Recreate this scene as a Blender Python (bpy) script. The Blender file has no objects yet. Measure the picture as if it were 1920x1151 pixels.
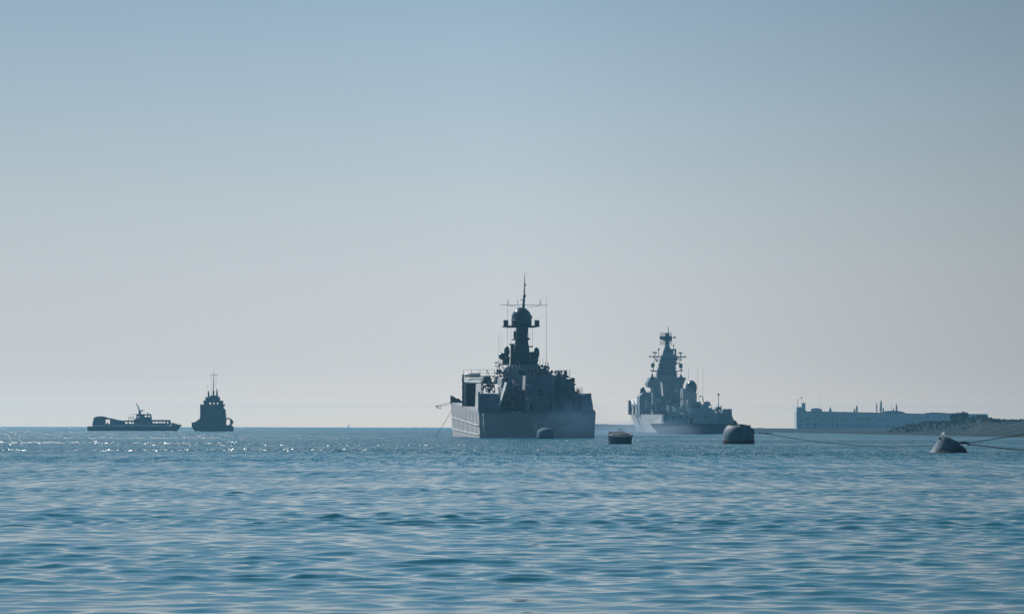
import bpy, math, random
import numpy as np
from mathutils import Vector, Matrix

rnd = random.Random(7)
scene = bpy.context.scene
COL = scene.collection

# ------------------------------------------------------------------ camera
F = 5000.0          # focal length in photo pixels (photo is 1920 x 1151)
CX, CY = 960.0, 575.5
H = 1.8             # eye height above the water
HZ = 799.6          # true horizon row at the picture's middle column
ROLL = 0.0021
PITCH = math.atan((HZ - CY) / F)
_f = Vector((0, math.cos(PITCH), math.sin(PITCH)))
_r0 = Vector((1, 0, 0))
_u0 = _r0.cross(_f)
_r = _r0 * math.cos(ROLL) + _u0 * math.sin(ROLL)
_u = -_r0 * math.sin(ROLL) + _u0 * math.cos(ROLL)
EYE = Vector((0, 0, H))

cam_d = bpy.data.cameras.new('camera')
cam = bpy.data.objects.new('camera', cam_d)
COL.objects.link(cam)
m = Matrix((_r, _u, -_f)).transposed().to_4x4()
m.translation = EYE
cam.matrix_world = m
cam_d.sensor_width = 36.0
cam_d.lens = F / 1920.0 * 36.0
cam_d.clip_start = 0.5
cam_d.clip_end = 40000
scene.camera = cam


def at(px, py, Y):
    """world point seen at photo pixel (px, py) at world depth Y"""
    d = _r * ((px - CX) / F) + _u * (-(py - CY) / F) + _f
    return EYE + d * (Y / d.y)


def lin(*c):
    o = []
    for v in c:
        v = v / 255.0
        o.append(v / 12.92 if v <= 0.04045 else ((v + 0.055) / 1.055) ** 2.4)
    return o


# ------------------------------------------------------------------ materials
def new_mat(name):
    mt = bpy.data.materials.new(name)
    mt.use_nodes = True
    nt = mt.node_tree
    for n in list(nt.nodes):
        nt.nodes.remove(n)
    out = nt.nodes.new('ShaderNodeOutputMaterial')
    return mt, nt, out


def paint(name, col, rough=0.5, var=0.25, scale=0.6, streak=0.0, stain=None, spec=0.4, metal=0.0):
    """weathered paint: cloudy tone variation, optional vertical streaks of a stain colour"""
    mt, nt, out = new_mat(name)
    N, L = nt.nodes, nt.links
    b = N.new('ShaderNodeBsdfPrincipled')
    L.new(b.outputs[0], out.inputs[0])
    tc = N.new('ShaderNodeTexCoord')
    n1 = N.new('ShaderNodeTexNoise')
    n1.inputs['Scale'].default_value = scale
    n1.inputs['Detail'].default_value = 6
    n1.inputs['Roughness'].default_value = 0.65
    L.new(tc.outputs['Object'], n1.inputs['Vector'])
    mr = N.new('ShaderNodeMapRange')
    mr.inputs[1].default_value = 0.25
    mr.inputs[2].default_value = 0.75
    mr.inputs[3].default_value = 1 - var
    mr.inputs[4].default_value = 1 + var
    L.new(n1.outputs[0], mr.inputs[0])
    mul = N.new('ShaderNodeMix')
    mul.data_type = 'RGBA'
    mul.blend_type = 'MULTIPLY'
    mul.inputs[0].default_value = 1
    mul.inputs[6].default_value = (*col, 1)
    L.new(mr.outputs[0], mul.inputs[7])
    last = mul.outputs[2]
    if streak > 0:
        mp = N.new('ShaderNodeMapping')
        mp.inputs['Scale'].default_value = (1.6, 1.0, 0.12)
        L.new(tc.outputs['Object'], mp.inputs[0])
        n2 = N.new('ShaderNodeTexNoise')
        n2.inputs['Scale'].default_value = 1.1
        n2.inputs['Detail'].default_value = 5
        L.new(mp.outputs[0], n2.inputs['Vector'])
        r2 = N.new('ShaderNodeMapRange')
        r2.inputs[1].default_value = 0.5
        r2.inputs[2].default_value = 0.72
        r2.inputs[3].default_value = 0
        r2.inputs[4].default_value = streak
        L.new(n2.outputs[0], r2.inputs[0])
        mx = N.new('ShaderNodeMix')
        mx.data_type = 'RGBA'
        L.new(r2.outputs[0], mx.inputs[0])
        L.new(last, mx.inputs[6])
        mx.inputs[7].default_value = (*(stain or (col[0] * .4, col[1] * .35, col[2] * .3)), 1)
        last = mx.outputs[2]
    L.new(last, b.inputs['Base Color'])
    b.inputs['Roughness'].default_value = rough
    b.inputs['Metallic'].default_value = metal
    b.inputs['Specular IOR Level'].default_value = spec if rough < .74 else .06
    return mt


M = {
    'hull': paint('warship_hull_paint', (0.37, 0.38, 0.405), 0.45, .12, .35, .16, (0.22, 0.21, 0.20)),
    'seam': paint('hull_plate_seam', (0.24, 0.26, 0.29), 0.5, .2, .5),
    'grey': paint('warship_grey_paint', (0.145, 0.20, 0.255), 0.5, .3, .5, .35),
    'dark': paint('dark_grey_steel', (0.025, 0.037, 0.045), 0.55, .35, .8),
    'light': paint('pale_grey_paint', (0.52, 0.54, 0.55), 0.4, .15, .7, .25),
    'white': paint('white_paint', (0.75, 0.76, 0.77), 0.3, .08, .5, .2, (.45, .40, .36)),
    'whull': paint('pale_hull_paint', (0.62, 0.62, 0.63), 0.45, .08, .2, .25, (.42, .38, .35)),
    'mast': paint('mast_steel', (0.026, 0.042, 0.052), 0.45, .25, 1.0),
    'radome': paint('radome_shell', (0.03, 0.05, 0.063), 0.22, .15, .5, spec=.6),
    'black': paint('black_rubber', (0.02, 0.021, 0.023), 0.75, .3, 1.5),
    'rope': paint('tarred_rope', (0.012, 0.015, 0.017), 0.9, .3, 3.0),
    'buoy': paint('weathered_buoy_steel', (0.115, 0.175, 0.225), 0.6, .45, 1.6, .7, (.035, .035, .04)),
    'lid': paint('scuffed_buoy_lid', (0.085, 0.095, 0.11), 0.8, .4, 2.5, .3, (.06, .05, .05)),
    'paleb': paint('pale_buoy_paint', (0.12, 0.19, 0.25), 0.8, .2, 1.5, .3),
    'rust': paint('rusty_waterline', (0.075, 0.045, 0.035), 0.8, .5, 2.0),
    'weed': paint('weed_growth', (0.02, 0.024, 0.015), 0.9, .5, 4.0),
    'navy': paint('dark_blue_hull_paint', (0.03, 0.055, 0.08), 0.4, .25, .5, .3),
    'bluegrey': paint('blue_grey_paint', (0.50, 0.62, 0.68), 0.45, .2, .5, .3),
    'ferry': paint('ferry_green_paint', (0.03, 0.06, 0.065), 0.4, .2, .4, .2),
    'glass': paint('dark_window_glass', (0.015, 0.02, 0.025), 0.08, .1, 1, spec=.8),
    'stone': paint('pale_limestone', (0.44, 0.50, 0.54), 0.9, .18, .25, .35, (.17, .17, .16)),
    'roof': paint('roof_sheet', (0.10, 0.11, 0.11), 0.8, .3, .5),
    'open': paint('dark_gun_embrasure', (0.03, 0.032, 0.035), 0.9, .2, 1),
    'bark': paint('tree_bark', (0.06, 0.05, 0.04), 0.9, .3, 3),
    'leaf': paint('dark_cypress_leaf', (0.025, 0.04, 0.022), 0.8, .5, 1.5),
    'bush': paint('scrub_leaf', (0.036, 0.055, 0.06), 0.85, .5, .8),
    'red': paint('red_flag_cloth', (0.35, 0.06, 0.05), 0.8, .2, 1),
    'sail': paint('sail_cloth', (0.85, 0.85, 0.85), 0.8, .1, 1),
}


# ------------------------------------------------------------------ mesh builder
class MB:
    def __init__(self):
        self.v, self.f, self.smooth = [], [], []

    def add(self, vs, fs, smooth=False):
        b = len(self.v)
        self.v += [tuple(x) for x in vs]
        self.f += [tuple(b + i for i in f) for f in fs]
        self.smooth += [smooth] * len(fs)

    def hexa(self, a):      # 8 points: near ring 0..3, far ring 4..7 (both seen from the camera, same order)
        self.add(a, [(0, 1, 2, 3), (7, 6, 5, 4), (0, 4, 5, 1), (1, 5, 6, 2), (2, 6, 7, 3), (3, 7, 4, 0)])

    def prism(self, near, far, smooth=False):
        n = len(near)
        fs = [tuple(range(n)), tuple(range(2 * n - 1, n - 1, -1))]
        self.add(list(near) + list(far), fs)
        b = len(self.v) - 2 * n
        for i in range(n):
            j = (i + 1) % n
            self.f.append((b + i, b + n + i, b + n + j, b + j))
            self.smooth.append(smooth)

    def tube(self, pts, r, n=6, r2=None):
        pts = [Vector(p) for p in pts]
        rings = []
        for i, p in enumerate(pts):
            if i == 0:
                t = pts[1] - pts[0]
            elif i == len(pts) - 1:
                t = pts[-1] - pts[-2]
            else:
                t = pts[i + 1] - pts[i - 1]
            t.normalize()
            a = t.orthogonal().normalized() if abs(t.z) < .95 else t.cross(Vector((0, 1, 0))).normalized()
            if abs(t.z) < .95:
                a = t.cross(Vector((0, 0, 1))).normalized()
            b = t.cross(a)
            rr = r if r2 is None else r + (r2 - r) * i / (len(pts) - 1)
            rings.append([p + (a * math.cos(2 * math.pi * k / n) + b * math.sin(2 * math.pi * k / n)) * rr for k in range(n)])
        vs = [q for R in rings for q in R]
        fs = []
        for i in range(len(pts) - 1):
            for k in range(n):
                k2 = (k + 1) % n
                fs.append((i * n + k, i * n + k2, (i + 1) * n + k2, (i + 1) * n + k))
        self.add(vs, fs, n > 5)
        b0 = len(self.v) - len(vs)
        self.f += [tuple(b0 + k for k in range(n)), tuple(b0 + len(vs) - 1 - k for k in range(n))]
        self.smooth += [False, False]

    def lathe(self, c, axis, prof, n=28):
        """prof: list of (distance along axis, radius)"""
        c, axis = Vector(c), Vector(axis).normalized()
        a = axis.orthogonal().normalized()
        b = axis.cross(a)
        vs, fs = [], []
        for (t, r) in prof:
            for k in range(n):
                an = 2 * math.pi * k / n
                vs.append(c + axis * t + (a * math.cos(an) + b * math.sin(an)) * r)
        for i in range(len(prof) - 1):
            for k in range(n):
                k2 = (k + 1) % n
                fs.append((i * n + k, i * n + k2, (i + 1) * n + k2, (i + 1) * n + k))
        self.add(vs, fs, True)
        b0 = len(self.v) - len(vs)
        self.f += [tuple(b0 + k for k in reversed(range(n))), tuple(b0 + (len(prof) - 1) * n + k for k in range(n))]
        self.smooth += [False, False]

    def ball(self, c, rx, ry, rz, n=20, m=12):
        c = Vector(c)
        vs, fs = [], []
        for i in range(m + 1):
            th = math.pi * i / m
            for k in range(n):
                an = 2 * math.pi * k / n
                vs.append(c + Vector((rx * math.sin(th) * math.cos(an), ry * math.sin(th) * math.sin(an), rz * math.cos(th))))
        for i in range(m):
            for k in range(n):
                k2 = (k + 1) % n
                fs.append((i * n + k, (i + 1) * n + k, (i + 1) * n + k2, i * n + k2))
        self.add(vs, fs, True)

    def build(self, name, mat, parent=None, loc=None, sharp=35):
        me = bpy.data.meshes.new(name)
        me.from_pydata(self.v, [], self.f)
        me.polygons.foreach_set('use_smooth', self.smooth)
        me.materials.append(M[mat] if isinstance(mat, str) else mat)
        import bmesh
        bm = bmesh.new()
        bm.from_mesh(me)
        bmesh.ops.recalc_face_normals(bm, faces=bm.faces)
        bm.to_mesh(me)
        bm.free()
        o = bpy.data.objects.new(name, me)
        COL.objects.link(o)
        if parent:
            o.parent = parent
        if loc is not None:
            o.location = loc
        return o


def tag(o, label=None, cat=None, group=None, kind=None):
    if label: o['label'] = label
    if cat: o['category'] = cat
    if group: o['group'] = group
    if kind: o['kind'] = kind
    return o


class Thing:
    """an Empty at the thing's base; px(x, y, dep) gives local points from photo measurements at a depth"""

    def __init__(self, name, label, cat, px, D, hd=(0, 1), group=None):
        self.D = D
        o = at(px, HZ, D)
        self.O = Vector((o.x, D, 0))
        self.hd = Vector((hd[0], hd[1], 0)).normalized()
        self.root = bpy.data.objects.new(name, None)
        COL.objects.link(self.root)
        self.root.location = self.O
        tag(self.root, label, cat, group)
        self.u = D / F

    def p(self, x, y, dep=0.0, z=None):
        q = at(x, y, self.D + dep) - self.O
        if z is not None:
            q.z = z
        return q

    def part(self, name, mat, mb, parent=None, label=None):
        o = mb.build(name, mat, parent or self.root)
        if label: o['label'] = label
        return o

    # ---- shapes measured in photo pixels
    def poly(self, mb, pts, dep, th, smooth=False):
        near = [self.p(x, y, dep) for x, y in pts]
        far = [q + self.hd * th for q in near]
        mb.prism(near, far, smooth)

    def box(self, mb, x0, y0, x1, y1, dep, th, top=0, bot=0):
        self.poly(mb, [(x0 - bot, y1), (x1 + bot, y1), (x1 - top, y0), (x0 + top, y0)], dep, th)

    def rod(self, mb, pts, w, n=6, w2=None):
        """pts: (x, y, dep); w: width in photo pixels"""
        k = 0.5 * (self.D + pts[0][2]) / F
        mb.tube([self.p(*q) for q in pts], w * k, n, None if w2 is None else w2 * k)

    def ball(self, mb, x, y, dep, wx, wz, wy=None):
        k = (self.D + dep) / F
        mb.ball(self.p(x, y, dep), wx * k, (wy or wx) * k, wz * k)

    def lathe(self, mb, x, y, dep, axis, prof, n=28):
        k = (self.D + dep) / F
        mb.lathe(self.p(x, y, dep), axis, [(t * k, r * k) for t, r in prof], n)

    def holed(self, mb, x0, y0, x1, y1, holes, dep, th):
        """a wall with rectangular openings one can see through"""
        xs = sorted({x0, x1, *[h[0] for h in holes], *[h[2] for h in holes]})
        ys = sorted({y0, y1, *[h[1] for h in holes], *[h[3] for h in holes]})
        nx, ny = len(xs), len(ys)
        solid = lambda i, j: 0 <= i < nx - 1 and 0 <= j < ny - 1 and not any(
            h[0] <= xs[i] < h[2] and h[1] <= ys[j] < h[3] for h in holes)
        near = [self.p(x, y, dep) for y in ys for x in xs]
        far = [q + self.hd * th for q in near]
        n = len(near)
        fs = []
        for j in range(ny - 1):
            for i in range(nx - 1):
                if not solid(i, j):
                    continue
                a, b, c, d = j * nx + i, j * nx + i + 1, (j + 1) * nx + i + 1, (j + 1) * nx + i
                fs += [(a, b, c, d), (a + n, d + n, c + n, b + n)]
                if not solid(i, j - 1): fs.append((a, a + n, b + n, b))
                if not solid(i + 1, j): fs.append((b, b + n, c + n, c))
                if not solid(i, j + 1): fs.append((c, c + n, d + n, d))
                if not solid(i - 1, j): fs.append((d, d + n, a + n, a))
        mb.add(near + far, fs)

    def one(self, name, mat, fn, *a, parent=None, label=None, **k):
        mb = MB()
        getattr(self, fn)(mb, *a, **k)
        return self.part(name, mat, mb, parent, label)


def plate(t, name, mat, top, bot, dep, w, parent=None):
    """a flat beam turned to port: left edge lies w metres farther off than the right one. top/bot: (x left, x right, y)"""
    mb = MB()
    near = [t.p(bot[0], bot[2], dep + w), t.p(bot[1], bot[2], dep), t.p(top[1], top[2], dep), t.p(top[0], top[2], dep + w)]
    off = Vector((.12, .16, 0))
    mb.hexa(near + [q + off for q in near])
    return t.part(name, mat, mb, parent)


def clutter(t, mb, x0, y0, x1, y1, dep0, dep1, n, smin=1.0, smax=4.0):
    """deck fittings: lockers, vents, pipes heaped on a deck plate with a pipe rack behind"""
    t.box(mb, x0, y1 - .7, x1, y1, dep0, max(.2, (dep1 - dep0)))
    if y1 - y0 > (x1 - x0) * .5:
        t.rod(mb, [((x0 + x1) / 2, y1, dep1), ((x0 + x1) / 2, y0, dep1)], .9)
    for _ in range(n):
        x, d = rnd.uniform(x0, x1), rnd.uniform(dep0, dep1)
        w, h = rnd.uniform(smin, smax), rnd.uniform(smin, smax)
        yb = rnd.uniform(y0 + h, y1)
        if rnd.random() < .6:
            t.box(mb, x - w / 2, yb - h, x + w / 2, yb, d, w * t.u)
        else:
            t.rod(mb, [(x, yb, d), (x + rnd.uniform(-1.5, 1.5), yb - h * 1.6, d)], w * .35)


def railing(t, name, x0, x1, y0, y1, dep, posts, w=0.8, parent=None, ymid=True):
    mb = MB()
    for x in posts:
        t.rod(mb, [(x, y1, dep), (x, y0, dep)], w)
    t.rod(mb, [(x0, y0, dep), (x1, y0, dep)], w * .8)
    if ymid:
        t.rod(mb, [(x0, (y0 + y1) / 2, dep), (x1, (y0 + y1) / 2, dep)], w * .5)
    return t.part(name, 'mast', mb, parent)


# ================================================================== WARSHIP 616
ship = Thing('warship', 'dark grey warship with hull number 616 on its stern, large dome on its tower mast', 'warship', 1009, 435, (-.096, .995))
S = ship
mb = MB()
WB = -1.2
sec = []       # plan sections stern -> bow : (dep, port top px, y, port bottom px, stbd bottom px, stbd top px)
for (dep, pt_, ptb, sb, st_, ytop) in [(0, (897.6, 772.5), 900.8, 1113.5, 1117, 773), (45, (858, 758), 862, 1055, 1062, 760), (62, (845.2, 754), 848.6, 1034, 1040, 755)]:
    sec.append([S.p(pt_[0], pt_[1], dep), S.p(ptb, 820, dep, WB), S.p(sb, 820, dep, WB), S.p(st_, ytop, dep)])
tip = S.p(943, 752, 70)
n0 = []
for s in sec:
    n0 += s
fs = [(0, 1, 2, 3)]
for i in range(2):
    for k in range(4):
        a, b = i * 4 + k, i * 4 + (k + 1) % 4
        fs.append((a, b, b + 4, a + 4))
n0 += [tip, S.p(943, 812, 66, WB)]
fs += [(8, 9, 13, 12), (11, 10, 13, 12)[::-1], (9, 10, 13), (8, 12, 11)]
mb.add(n0, fs)
hull = S.part('hull', 'hull', mb)

# rubbing strakes and plate seams on the sunlit port side
_A, _B = S.p(897.6, 772.5, 0), S.p(900.8, 820, 0, WB)
_C, _D = S.p(845.2, 754, 62), S.p(848.6, 820, 62, WB)


def side(t, v):        # t: stern 0 .. bow 1, v: deck 0 .. keel 1
    return (_A.lerp(_B, v)).lerp(_C.lerp(_D, v), t) + Vector((-.004, -.001, 0))


for v0, v1 in ((.42, .36), (.70, .655)):
    mb = MB()
    mb.tube([side(t, v0 + (v1 - v0) * t) for t in (0, .25, .5, .75, 1)], .11, 6)
    S.part('rubbing_strake', 'light', mb, hull)
for t in (.07, .19, .30, .42, .50, .61, .70, .79, .90):
    mb = MB()
    mb.tube([side(t, .05), side(t, .40 - .06 * t)], .04, 4)
    S.part('plate_seam', 'seam', mb, hull)
for t in (.10, .24, .40, .56, .72, .88):
    mb = MB()
    mb.tube([side(t, .44 - .06 * t), side(t, .67)], .035, 4)
    S.part('plate_seam', 'seam', mb, hull)
S.one('overboard_outlet', 'black', 'box', 884.6, 799.5, 886.6, 808, 17.5, .5, parent=hull)
S.one('porthole', 'black', 'box', 884.8, 789.3, 886.6, 791.8, 17.5, .5, parent=hull)
S.one('fender', 'black', 'lathe', 876, 820.5, 28, (0, 0, 1), [(0, .8), (.3, 2), (3, 2), (3.4, 1)], 12)
S.one('waterline_outlet', 'rust', 'box', 848.2, 811, 850.2, 818, 61, .6, parent=hull)

# transom details
mb = MB()
S.rod(mb, [(906.2, 775.5, -.8), (907.4, 795, -.8), (908.8, 815, -.8)], 2.3)
S.ball(mb, 907.5, 796, -.8, 1.9, 1.9)
S.part('draught_gauge', 'white', mb, hull)
S.one('painted_gap_gleam', 'white', 'rod', [(952, 819.4, -.3), (960, 818.9, -.34), (998, 818.9, -.34), (1006, 819.6, -.3)], 1.6, parent=hull)  # added white strip imitating bright water seen through the tunnel between the hulls
S.one('deck_ledge', 'grey', 'box', 898.5, 771.2, 1116, 774, -.35, 3.0, parent=hull)
mb = MB()


def stroke(pts, w):
    for (a, b) in zip(pts, pts[1:]):
        dx, dy = b[0] - a[0], b[1] - a[1]
        ln = math.hypot(dx, dy)
        ex, ey = dx / ln * w / 2, dy / ln * w / 2
        nx, ny = -ey, ex
        a2, b2 = (a[0] - ex, a[1] - ey), (b[0] + ex, b[1] + ey)
        S.poly(mb, [(a2[0] + nx, a2[1] + ny), (b2[0] + nx, b2[1] + ny), (b2[0] - nx, b2[1] - ny), (a2[0] - nx, a2[1] - ny)], -.03 - .004 * len(mb.f) / 6 % .03, .03)


six = [(6.6, 3.2), (5.6, .8), (1.8, .8), (.8, 2.4), (.8, 15.4), (2, 16.8), (5.8, 16.8), (6.8, 15.4), (6.8, 9), (5.8, 7.8), (1.6, 7.8)]
for ox in (1000.4, 1018.8):
    stroke([(ox + x, 789.8 + y) for x, y in six], 1.7)
stroke([(1011.2, 792.5), (1013.6, 790), (1013.6, 807.4)], 1.7)
S.part('hull_number', 'white', mb, hull)
mb = MB()
for x0, x1 in ((960, 967.5), (970, 975.5), (978, 981)):
    S.box(mb, x0, 772.6, x1, 774, -.5, .14)
S.part('deck_edge_trim', 'white', mb, hull)

# bow bulwark and boat boom
mb = MB()
S.poly(mb, [(845, 756), (845.2, 741.5), (846.6, 741.2), (852, 744), (856, 747), (860, 746.5), (864, 750.5), (868, 751.5), (870, 763)], 60, 1.2)
S.part('bow_bulwark', 'dark', mb)
mb = MB()
S.rod(mb, [(846, 754, 60), (833, 757.2, 58), (819.5, 761.4, 57)], .9)
S.rod(mb, [(846, 757, 60), (834, 760, 58), (820, 762, 57)], .6)
S.ball(mb, 818.6, 761.3, 57, 2.0, 1.6)
for x in (821, 825.2):
    S.rod(mb, [(x, 761, 57), (x, 763.6, 57)], .5)
    S.ball(mb, x, 764.6, 57, 1.3, 1.3)
S.part('boat_boom', 'dark', mb)

# port quarter structure
S.hd = Vector((.02, 1, 0))
S.one('quarter_deckhouse', 'grey', 'box', 897.2, 738.5, 938, 772, .2, 7)
S.hd = Vector((-.096, .995, 0)).normalized()
S.one('stern_post', 'grey', 'box', 896.8, 734.5, 900.5, 772, .05, 1.0)
S.one('handrail', 'light', 'box', 905, 737.3, 928.5, 739, .1, .25)
mb = MB()
clutter(S, mb, 903, 717, 934, 738.4, 2, 9, 34, 2, 6)
S.part('winch_gear', 'dark', mb)

# missile launcher on the port side
mb = MB()
S.hd = Vector((.03, 1, 0)).normalized()
# deep recess seen from behind: back panel, port wall, sunlit inner starboard wall, inclined roof
launcher = S.one('missile_launcher', 'light', 'poly', [(868, 765), (868, 716), (873, 707.5), (879, 705.8), (901, 705.8), (903, 709), (903, 765)], 38, 8)
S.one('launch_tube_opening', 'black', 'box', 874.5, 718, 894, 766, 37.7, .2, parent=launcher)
mb = MB()
mb.hexa([S.p(902.4, 771, 24), S.p(903.6, 771, 24), S.p(903.6, 718, 24), S.p(902.4, 718, 24), S.p(890.6, 767, 29.5), S.p(892, 767, 29.5), S.p(893.5, 719, 29.5), S.p(892.4, 719, 29.5)])
S.part('starboard_wall', 'light', mb, launcher)
mb = MB()
mb.hexa([S.p(867.8, 768, 34), S.p(870.6, 768, 34), S.p(870.6, 716, 34), S.p(867.8, 716, 34), S.p(868.4, 766, 37.6), S.p(874.4, 766, 37.6), S.p(874.4, 712, 37.6), S.p(868.4, 712, 37.6)])
S.part('port_wall', 'light', mb, launcher)
mb = MB()
mb.hexa([S.p(869, 719.5, 34), S.p(904, 718.2, 31.5), S.p(904, 716.6, 31.5), S.p(869, 717.5, 34), S.p(873, 712, 38.4), S.p(903, 712, 38.4), S.p(903, 706.2, 38.4), S.p(875, 706.2, 38.4)])
S.part('launcher_lid', 'light', mb, launcher)
S.one('launcher_cradle', 'dark', 'box', 866.5, 702, 869.6, 764, 33.6, .9)
for y in (712, 726, 744):
    S.one('cradle_clamp', 'dark', 'ball', 867.8, y, 33.6, 2.0, 4.5)
S.one('launcher_roof_pod', 'light', 'lathe', 886, 703.5, 36, (1, -.09, 0), [(-15, 1), (-14, 4), (13, 4), (15, 1)], 14)
S.hd = Vector((-.096, .995, 0)).normalized()
cat = MB()
S.rod(cat, [(868, 705.2, 12), (927, 705.2, 12)], 1.4)
S.part('catwalk', 'mast', cat)
railing(S, 'railing', 868.3, 928, 693, 705.5, 12, (868.5, 884.5, 900, 913, 927.5), .85)
for (a, b) in [((913, 694), (921, 711)), ((926, 705), (918, 716)), ((912, 706), (921, 716))]:
    S.one('strut', 'dark', 'rod', [(a[0], a[1], 12.3), (b[0], b[1], 12.3)], 1.3)
S.one('catwalk_bracket', 'dark', 'poly', [(909, 705), (918, 705), (923, 716), (929, 716), (931, 705), (935, 705), (935, 719), (903, 719)], 16, 4)

# middle blocks of the superstructure
S.hd = Vector((.01, 1, 0))
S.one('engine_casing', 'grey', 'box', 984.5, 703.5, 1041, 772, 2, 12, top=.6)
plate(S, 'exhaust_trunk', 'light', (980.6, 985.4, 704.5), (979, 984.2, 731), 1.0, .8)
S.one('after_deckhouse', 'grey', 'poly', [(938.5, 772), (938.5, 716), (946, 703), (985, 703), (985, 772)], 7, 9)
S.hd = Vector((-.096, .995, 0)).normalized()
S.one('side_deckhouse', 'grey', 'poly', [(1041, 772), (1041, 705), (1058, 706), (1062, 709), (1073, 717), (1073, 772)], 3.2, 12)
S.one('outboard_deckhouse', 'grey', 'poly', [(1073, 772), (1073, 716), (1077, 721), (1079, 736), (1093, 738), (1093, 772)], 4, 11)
sb = MB()
S.poly(sb, [(1092, 771.5), (1092, 738), (1108.6, 737), (1109.2, 748), (1111.5, 757), (1112.5, 771.5)], 1, 11)
sq = S.part('starboard_quarter_house', 'grey', sb)
S.one('quarter_house_trim', 'light', 'box', 1083, 739.4, 1106.5, 741, .8, .3, parent=sq)
S.one('fairlead', 'dark', 'poly', [(1112.5, 773), (1113, 769.5), (1114.6, 768), (1116.5, 773)], .1, 1)
for a in ((1042, 694, 1062, 708, 6, 12, 22, 2, 6), (1064, 709, 1078, 722, 5, 10, 22, 2, 6), (1079, 729, 1092, 739, 4, 9, 12, 2, 4)):
    mb = MB()
    clutter(S, mb, *a)
    S.part('deck_gear', 'dark', mb)
mb = MB()
S.ball(mb, 1073.5, 711.5, 7, 4.8, 4.0)
S.box(mb, 1069, 710, 1076, 723, 6.6, 1.5)
S.part('gun_turret', 'dark', mb)
S.one('liferaft_canister', 'bluegrey', 'ball', 1047.5, 703.5, 9, 7, 5)
mb = MB()
for x in np.linspace(1082, 1092.5, 6):
    S.rod(mb, [(x, 726, 8), (x, 737, 8)], .35, 4)
for y in (726, 729, 732, 735):
    S.rod(mb, [(1082, y, 8), (1093, y, 8)], .35, 4)
S.part('lattice_aerial', 'mast', mb)
railing(S, 'railing', 1040, 1069, 694, 707.5, 9, (1039, 1053, 1068.5), .85)
S.one('catwalk', 'mast', 'rod', [(1040, 707.5, 9), (1070, 707.5, 9)], 1.4)

# clutter that faces the camera on the after superstructure
mb = MB()
clutter(S, mb, 940, 716, 984, 770, 6.2, 6.7, 55, 1.5, 6)
S.part('pipework', 'grey', mb)
mb = MB()
clutter(S, mb, 941, 712, 983, 762, 5.6, 5.9, 34, 1, 3)
S.part('deck_fittings', 'light', mb)
mb = MB()
clutter(S, mb, 943, 716, 984, 770, 5.3, 5.6, 40, 1.5, 5)
S.part('deck_gear', 'dark', mb)
for (x, y) in ((1010, 746), (1095, 755), (1036, 716), (949, 731), (1000, 760), (1060, 742)):
    S.one('deck_lamp', 'light', 'ball', x, y, .9 if x > 1090 else 1.8, 1.0, 1.0)
for (a, b) in [((1003, 706, 1.8), (1003, 772, 1.8)), ((1021, 706, 1.8), (1021, 772, 1.8)), ((1050, 709, 3), (1050, 772, 3)), ((1062, 712, 3), (1062, 772, 3)), ((1083, 742, 3.8), (1083, 772, 3.8))]:
    S.one('stiffener', 'grey', 'rod', [a, b], 1.1)
for y in (722, 748):
    S.one('stiffener', 'grey', 'rod', [(985, y, 1.8), (1041, y, 1.8)], .9)

for (x, y) in ((951, 757), (966, 752), (994, 757), (1011, 730), (1030, 757), (1052, 757), (1067, 738), (1084, 757)):
    S.one('hatch', 'black', 'box', x, y, x + 5, y + 12, 1.85 if 984 < x < 1040 else (2.9 if x < 1073 and x > 1040 else (3.8 if x > 1073 else 6.6)), .2)
for (x, y0, y1) in ((1037, 706, 770), (1069, 722, 770)):
    S.one('ladder', 'light', 'rod', [(x, y0, 1.75 if x < 1041 else 2.9), (x, y1, 1.75 if x < 1041 else 2.9)], .8, 4)
for (x0, x1, y, d) in ((986, 1040, 735, 1.6), (1042, 1072, 728, 2.7), (1074, 1092, 750, 3.6), (940, 983, 740, 6.0)):
    S.one('walkway', 'grey', 'box', x0, y, x1, y + 1.3, d, .5)
for (x, y, r) in ((1016, 686, 3), (1034, 697, 3.5), (1057, 703, 3), (1064, 706, 2.6)):
    S.one('signal_dome', 'radome', 'ball', x, y, 14, r, r)
for (x, y0, y1) in ((1012, 668, 690), (1018, 672, 690), (1046, 690, 706), (1060, 695, 708), (937, 668, 690), (971, 668, 684)):
    S.one('whip_aerial', 'mast', 'rod', [(x, y1, 16), (x + .4, y0, 16)], .8, 4, .4)
# stern crane: pale slanting derrick with ring at its head
cr = plate(S, 'derrick', 'white', (946.5, 951, 716), (933.5, 936.8, 760), -.9, .75)
S.one('derrick_head', 'dark', 'lathe', 949.5, 711, -.6, (0, 1, 0), [(-3, 2), (-2.5, 4.2), (2.5, 4.2), (3, 2)], 14, parent=cr)
plate(S, 'locker', 'white', (932.5, 940.5, 709), (932.5, 940.5, 722), 4.6, 1.1)
plate(S, 'locker', 'light', (934, 941, 725), (934, 941, 737), 4.4, 1.0)
mb = MB()
for y in (725, 729, 734):
    S.rod(mb, [(931, y, 5.4), (943, y, 5.4)], 1.3)
S.ball(mb, 937, 736.5, 5.2, 3.5, 1.8)
S.part('boat_cradle', 'light', mb)

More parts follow.
